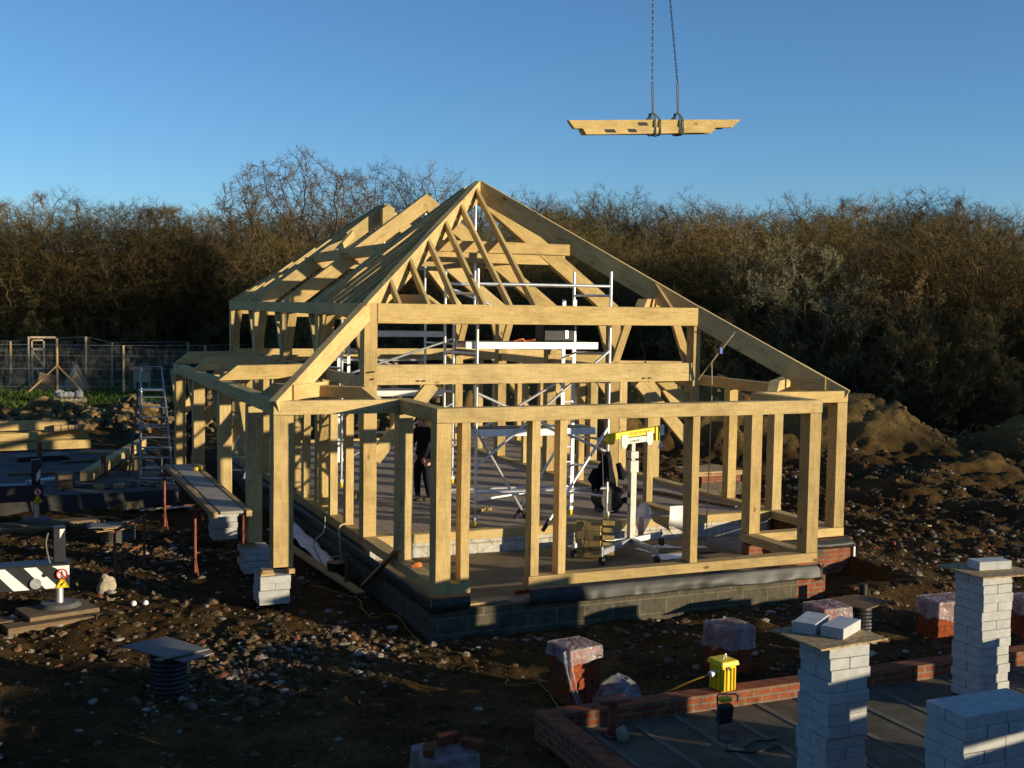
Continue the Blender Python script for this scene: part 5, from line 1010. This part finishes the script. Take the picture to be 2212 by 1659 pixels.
# ------------------------------------------------------------------ load on the crane
LY=6.0
def lb(x0,z0,x1,z1,y,h,w_,c0,c1,label): o=timber('oak_rafter',(x0,y,z0),(x1,y,z1),w_,h,parent='none',cut0=c0,cut1=c1); return tag(o,label,'rafter')
lb(6.50,7.96,11.14,8.32,LY,.19,.12,-.14,-.25,'longest pale oak rafter on top of the slung bundle in the sky'); lb(6.85,7.82,10.45,8.12,LY-.02,.14,.14,-.08,-.22,'pale oak rafter at the front bottom of the slung bundle'); lb(6.88,7.84,10.62,8.13,LY+.16,.14,.13,-.08,-.26,'oak rafter hidden behind the front one of the slung bundle'); lb(7.6,8.0,10.9,8.27,LY+.14,.15,.12,-.1,-.2,'upper rear oak rafter of the slung bundle')
for k,(x,z,w_,nm) in enumerate(((8.33,8.10,.25,0),(7.45,7.875,.27,1),(8.05,7.925,.22,1))):
    q=MB(); yy=LY-.0615 if nm==0 else LY-.0915; q.prism([(0,-.04),(w_,-.04),(w_-.06,.04),(-.06,.04)],(x,yy,z),(1,0,.078),(0,0,1),(0,.004,0)); o=[o for o in bpy.data.objects if o.name.startswith('oak_rafter')][nm]; m_o=q.build('mortise_shade',M['ink'],None,(0,0,0)); m_o.parent=o; m_o.matrix_parent_inverse=o.matrix_basis.inverted()  # flat dark patches stand for the shade inside the mortise holes
def zt_(x): return 7.96+(x-6.5)/4.64*.36
topc=Vector((8.63,LY+.05,14.9))
def chain(x,xt,label):
    bot=Vector((x,LY+.05,zt_(x)+.98)); d=(topc-bot); L=d.length; d.normalize(); n=int(L/.075); q=MB(); s=d.orthogonal().normalized(); r=d.cross(s)
    for k in range(n):
        c_=bot+d*(k+.5)*L/n; a=(s,r)[k%2]; hl=.05;hw=.020
        q.tube([c_+d*(hl*math.cos(t))+a*(hw*math.sin(t)) for t in np.linspace(0,2*PI,8,endpoint=False)],.0085,4,closed=True)
    return tag(q.build('lifting_chain',M['chain'],None,bot),label,'chain')
chain(8.72,8.6,'left lifting chain, hanging upright above the slung rafters'); chain(9.40,9.1,'right lifting chain, slanting down to the slung rafters')
for x,lb2 in((8.72,'left webbing sling choked round the rafters'),(9.40,'right webbing sling choked round the rafters')):
    z=zt_(x); q=MB(); tp=Vector((x,LY+.05,z+.98)); kn=Vector((x,LY+.0,z+.27))
    q.tube([tp+Vector((-.025,0,0)),kn+Vector((-.012,0,0))],.013,6); q.tube([tp+Vector((.025,0,0)),kn+Vector((.012,0,0))],.013,6)
    for s in(-1,1):
        xx=x+(.02 if s<0 else (.15 if x<9 else .09))
        for wv in(-.016,.016): q.tube(smooth_pts([kn+Vector((wv,-.01,0)),(xx+wv,LY-.07,z+.12),(xx+wv,LY-.085,z+.02),(xx+wv,LY-.10,z-.13),(xx+wv,LY-.095,z-.235),(xx+wv,LY+.06,z-.25),(xx+wv,LY+.235,z-.22),(xx+wv,LY+.235,z+.03),kn+Vector((-.05+wv,.05,-.02))],4),.012,5)
    q.tube([kn,(x-.12,LY+.10,z+.10)],.015,6)
    q.tube([kn+Vector((0,0,-.03)),kn+Vector((0,0,.04))],.024,8); tag(q.build('lifting_sling',M['sling'],None,kn),lb2,'sling')
hk=thing('crane_hook',tuple(topc),'crane hook block above the chains, out of the picture','hook'); q=MB(); q.tube([topc,topc+Vector((0,0,.5))],[.05,.12],12); q.build('hook_block',M['yellow'],hk); q=MB(); q.tube([topc+Vector((0,0,.5)),topc+Vector((-4,-3,14))],.012,6); q.build('hoist_rope',M['chain'],hk)
# ------------------------------------------------------------------ netting fence, pens and hives on the grass
fps=[(-9.5,41.5),(-7.0,41.2),(-3.05,40.2),(-1.6,43.2),(-.36,43.4),(-.19,39.3),(3.6,39.6),(6.8,42)]
fz=lambda x,y:gz(x,y)
fe=thing('netting_fence',(-3,40.5,-.5),'tall fine netting fence on wooden posts along the grass strip','fence')
run=[(-9.5,41.5),(-7.0,41.2),(-3.05,40.2),(-.19,39.3),(3.6,39.6),(6.8,42.)]
run2=[(-9.5,46.5),(-5,45.6),(-1.6,43.2),(-.36,43.4),(3.5,44.5)]
for rn in(run,run2):
    for i,(x,y) in enumerate(rn):
        h=2.2 if (x,y)!=(-1.6,43.2) else 2.5
        q=MB(); q.tube([(x,y,fz(x,y)-.2),(x,y,fz(x,y)+h)],.055,8); q.build('fence_post',M['softwood'],fe)
        if i<len(rn)-1:
            x2,y2=rn[i+1]; L=math.hypot(x2-x,y2-y); h2=2.2 if rn[i+1]!=(-1.6,43.2) else 2.5
            sheet('netting',lambda u,v,x=x,y=y,x2=x2,y2=y2,h=h,h2=h2:(x+(x2-x)*u,y+(y2-y)*u+.03*nz(u*5,v*3),-.5+v*((h+(h2-h)*u)-.30*math.sin(PI*u)*.6)),16,6,M['net'],fe)
            q=MB(); 
            for f in(.12,.5,.78): q.tube([(x+(x2-x)*u,y+(y2-y)*u-.02,-.5+f*((h+(h2-h)*u)-.03*math.sin(PI*u)*.6)) for u in np.linspace(0,1,7)],.007,4)
            q.tube([(x,y,-.5+h),(x2,y2,-.5+h2)],.008,4); q.build('fence_wire',M['steel'],fe)
for (x,y,dx) in((-3.05,40.2,1.1),(-3.05,40.2,-1.3)): q=MB(); q.tube([(x,y-.05,.75),(x+dx,y-.3,-.5)],.045,6); q.build('stay_brace',M['softwood'],fe)
gf=thing('gate_frame',(-3.6,45.0,-.5),'open wooden gate frame behind the netting fence','gate')
gw=simple('pale_post_wood',(.42,.33,.2),.85,0,.25)
for x in(-4.15,-2.85): q=MB(); q.bb(x-.05,x+.05,44.95,45.05,-.6,1.95); q.build('gate_post',gw,gf)
q=MB(); q.bb(-4.15,-2.8,44.95,45.05,1.86,1.95); q.build('lintel',gw,gf)
q=MB(); q.bb(-4.05,-3.98,44.86,44.92,-.3,1.8); q.bb(-3.50,-3.43,44.86,44.92,-.3,1.8); q.bb(-4.05,-3.43,44.86,44.92,1.73,1.8); q.bb(-4.05,-3.43,44.86,44.92,1.25,1.37); q.bb(-4.05,-3.43,44.86,44.92,.3,.4); q.tube([(-4.0,44.86,1.2),(-3.46,44.86,.45)],.04,5); q.build('gate_leaf',gw,gf)
cp=thing('hen_ark',(-2.05,42.4,-.5),'triangular wooden hen ark behind the netting fence','hen ark'); q=MB(); q.prism([(-.62,0),(.62,0),(0,1.15)],(-2.05,42.1,-.5),(1,0,0),(0,0,1),(0,1.6,0)); q.build('ark_side',gw,cp); q=MB(); q.box((-2.37,42.0,.0),(.05,.05,1.35),Matrix.Rotation(.5,3,'Y')); q.box((-1.73,42.0,.0),(.05,.05,1.35),Matrix.Rotation(-.5,3,'Y')); q.build('gable_board',M['oldwood'],cp)
pn=thing('pen',(-3.3,42.0,-.5),'low dark pen with a sloped sheet roof beside the gate frame','pen'); q=MB(); q.prism([(-.5,0),(.5,0),(.42,.62),(-.3,.85)],(-3.45,41.8,-.5),(1,0,0),(0,0,1),(0,1.,0)); q.build('shelter',M['oldwood'],pn); q=MB(); q.bb(-2.95,-2.1,41.75,41.8,-.5,-.12); q.build('trough',M['concrete'],pn)
ht=thing('hutch',(.85,41.0,-.5),'small pale wooden hutch on legs behind the netting fence','hutch'); q=MB(); q.bb(.45,1.2,40.8,41.4,-.12,.45); q.build('box',gw,ht); q=MB(); q.prism([(-.48,0),(.48,0),(.40,.16),(-.40,.16)],(.83,40.7,.45),(1,0,0),(0,0,1),(0,.85,0)); q.build('roof',simple('roof_red',(.30,.16,.09),.9),ht)
for x in(.49,1.16): 
    for y in(40.84,41.36): q=MB(); q.bb(x-.03,x+.03,y-.03,y+.03,-.55,-.12); q.build('leg',gw,ht)
px_,py_=-2.75,34.2; pz_=gz(px_,py_); pl=thing('pallet',(px_,py_,pz_),'wooden pallet on the mud in front of the grass strip','pallet')
q=MB()
for k in range(7): q.box((px_-.54+.18*k,py_,pz_+.17),(.11,1.0,.02))
q.build('deck_board',gw,pl); q=MB(); 
for k in(-.45,0,.45): q.box((px_,py_+k,pz_+.09),(1.2,.1,.12)); q.box((px_,py_+k,pz_+.015),(1.2,.1,.02))
q.build('bearer',gw,pl)
for k in range(9): boulder((px_+random.uniform(-.5,.5),py_+random.uniform(-.35,.35),pz_+.27+.05*(k%3)),(.17,.13,.13),40+k,'grey stone heaped on the pallet',simple('grey_stone',(.33,.32,.30),.95,0,.25) if k==0 else bpy.data.materials['grey_stone']); 
for o in [o for o in bpy.data.objects if o.get('label')=='grey stone heaped on the pallet']: o['group']='grey stones on the pallet'
# ------------------------------------------------------------------ unseen: packs and rack added to cast shadows, house added to block sky
def shadow_pack(x,y,w_,d_,h,label,m='block'):  # unseen block pack, added as a shadow caster
    t=thing('shadow_block_pack',(x,y,-.65),label,'block pack'); q=MB(); n=max(1,int(h/.215))
    for k in range(n):
        for i in range(max(1,int(w_/.45))): q.box((x-w_/2+(i+.5)*w_/max(1,int(w_/.45)),y,-.60+(k+.5)*h/n),(w_/max(1,int(w_/.45))-.01,d_,h/n-.006),rot(random.uniform(-.01,.01)))
    q.build('blocks',M[m],t); q=MB(); q.bb(x-w_/2,x+w_/2,y-d_/2,y+d_/2,-.75,-.605); q.build('pallet_base',M['softwood'],t); return t
def sd_pt(s,d): return (.694*d+.719*s, -.719*d+.694*s)
for s_,w_,top,d_ in ((-2.58,.55,.36,11.8),(-4.45,.80,1.15,15.),(-5.3,.8,1.40,15.2),(-7.45,1.1,1.30,15.3),(-8.7,1.1,1.5,15.),(-10.0,1.2,1.45,15.4),(-11.4,1.2,1.6,15.),(-1.15,.95,1.42,15.)):
    x,y=sd_pt(s_,d_); t=shadow_pack(0,0,w_,.8,top+.60,'unseen pack of white blocks added on the sunny side to cast shadows'); t['group']='unseen block packs added to cast shadows'
    t.location=(x,y,0); t.rotation_euler.z=math.atan2(.694,.719)
    for k in t.children:
        for v in k.data.vertices: v.co.z-=.65
def hidden(name,loc,label,cat): return thing(name,loc,label,cat)
ct=thing('mobile_crane',(-8.3,3,-.6),'dark mobile crane the outriggers belong to, outside the left edge','crane')
q=MB(); q.bb(-9.5,-6.9,-4.5,9.5,.25,1.35); q.build('chassis',M['crane'],ct,bevel=.03)
q=MB(); q.bb(-9.6,-6.95,-1.5,4.5,1.36,3.4); q.build('superstructure',M['crane'],ct,bevel=.05)
q=MB(); q.bb(-9.6,-7.0,7.3,9.6,1.36,3.1); q.build('driver_cab',M['crane'],ct,bevel=.06)
for y in(-3.2,-1.8,1.4,5.0,6.4,8.6):
    q=MB(); q.cyl((-7.35,y,-.05),(-6.92,y,-.05),.60,24); q.build('wheel',M['black'],ct)
bh=thing('sky_blocker_house',(-6,-25,-.7),'unseen brick house added behind the camera to block sky light','house')  # added out of view to cut the sky fill from behind
q=MB(); q.bb(-22,1.5,-31,-20.6,-1,5.6); q.build('wall',M['redwall'],bh)
q=MB(); q.prism([(-5.6,0),(5.6,0),(0,3.6)],(-22.3,-25.8,5.6),(0,1,0),(0,0,1),(24.1,0,0)); q.build('roof',M['oldwood'],bh)

rk=thing('shadow_rack',(0,0,-.7),'unseen rack of boards added on the sunny side to cast bands of shade','rack'); x,y=sd_pt(-6.2,15.); rk.location=(x,y,-.7); rk.rotation_euler.z=math.atan2(.694,.719)  # invented rack, its bundles spaced to throw bands of shade
for z0,z1,nm in((1.87,2.10,'board_bundle'),(1.10,1.72,'board_bundle'),(.2,.75,'board_bundle')):
    q=MB(); q.bb(-.75,.65,-.3,.3,z0,z1); o=q.build(nm,M['softwood'],None,(0,0,0)); o.parent=rk
for xx in(-.72,.62): q=MB(); q.bb(xx-.04,xx+.04,-.25,.25,-.1,2.2); o=q.build('upright',M['steel'],None,(0,0,0)); o.parent=rk
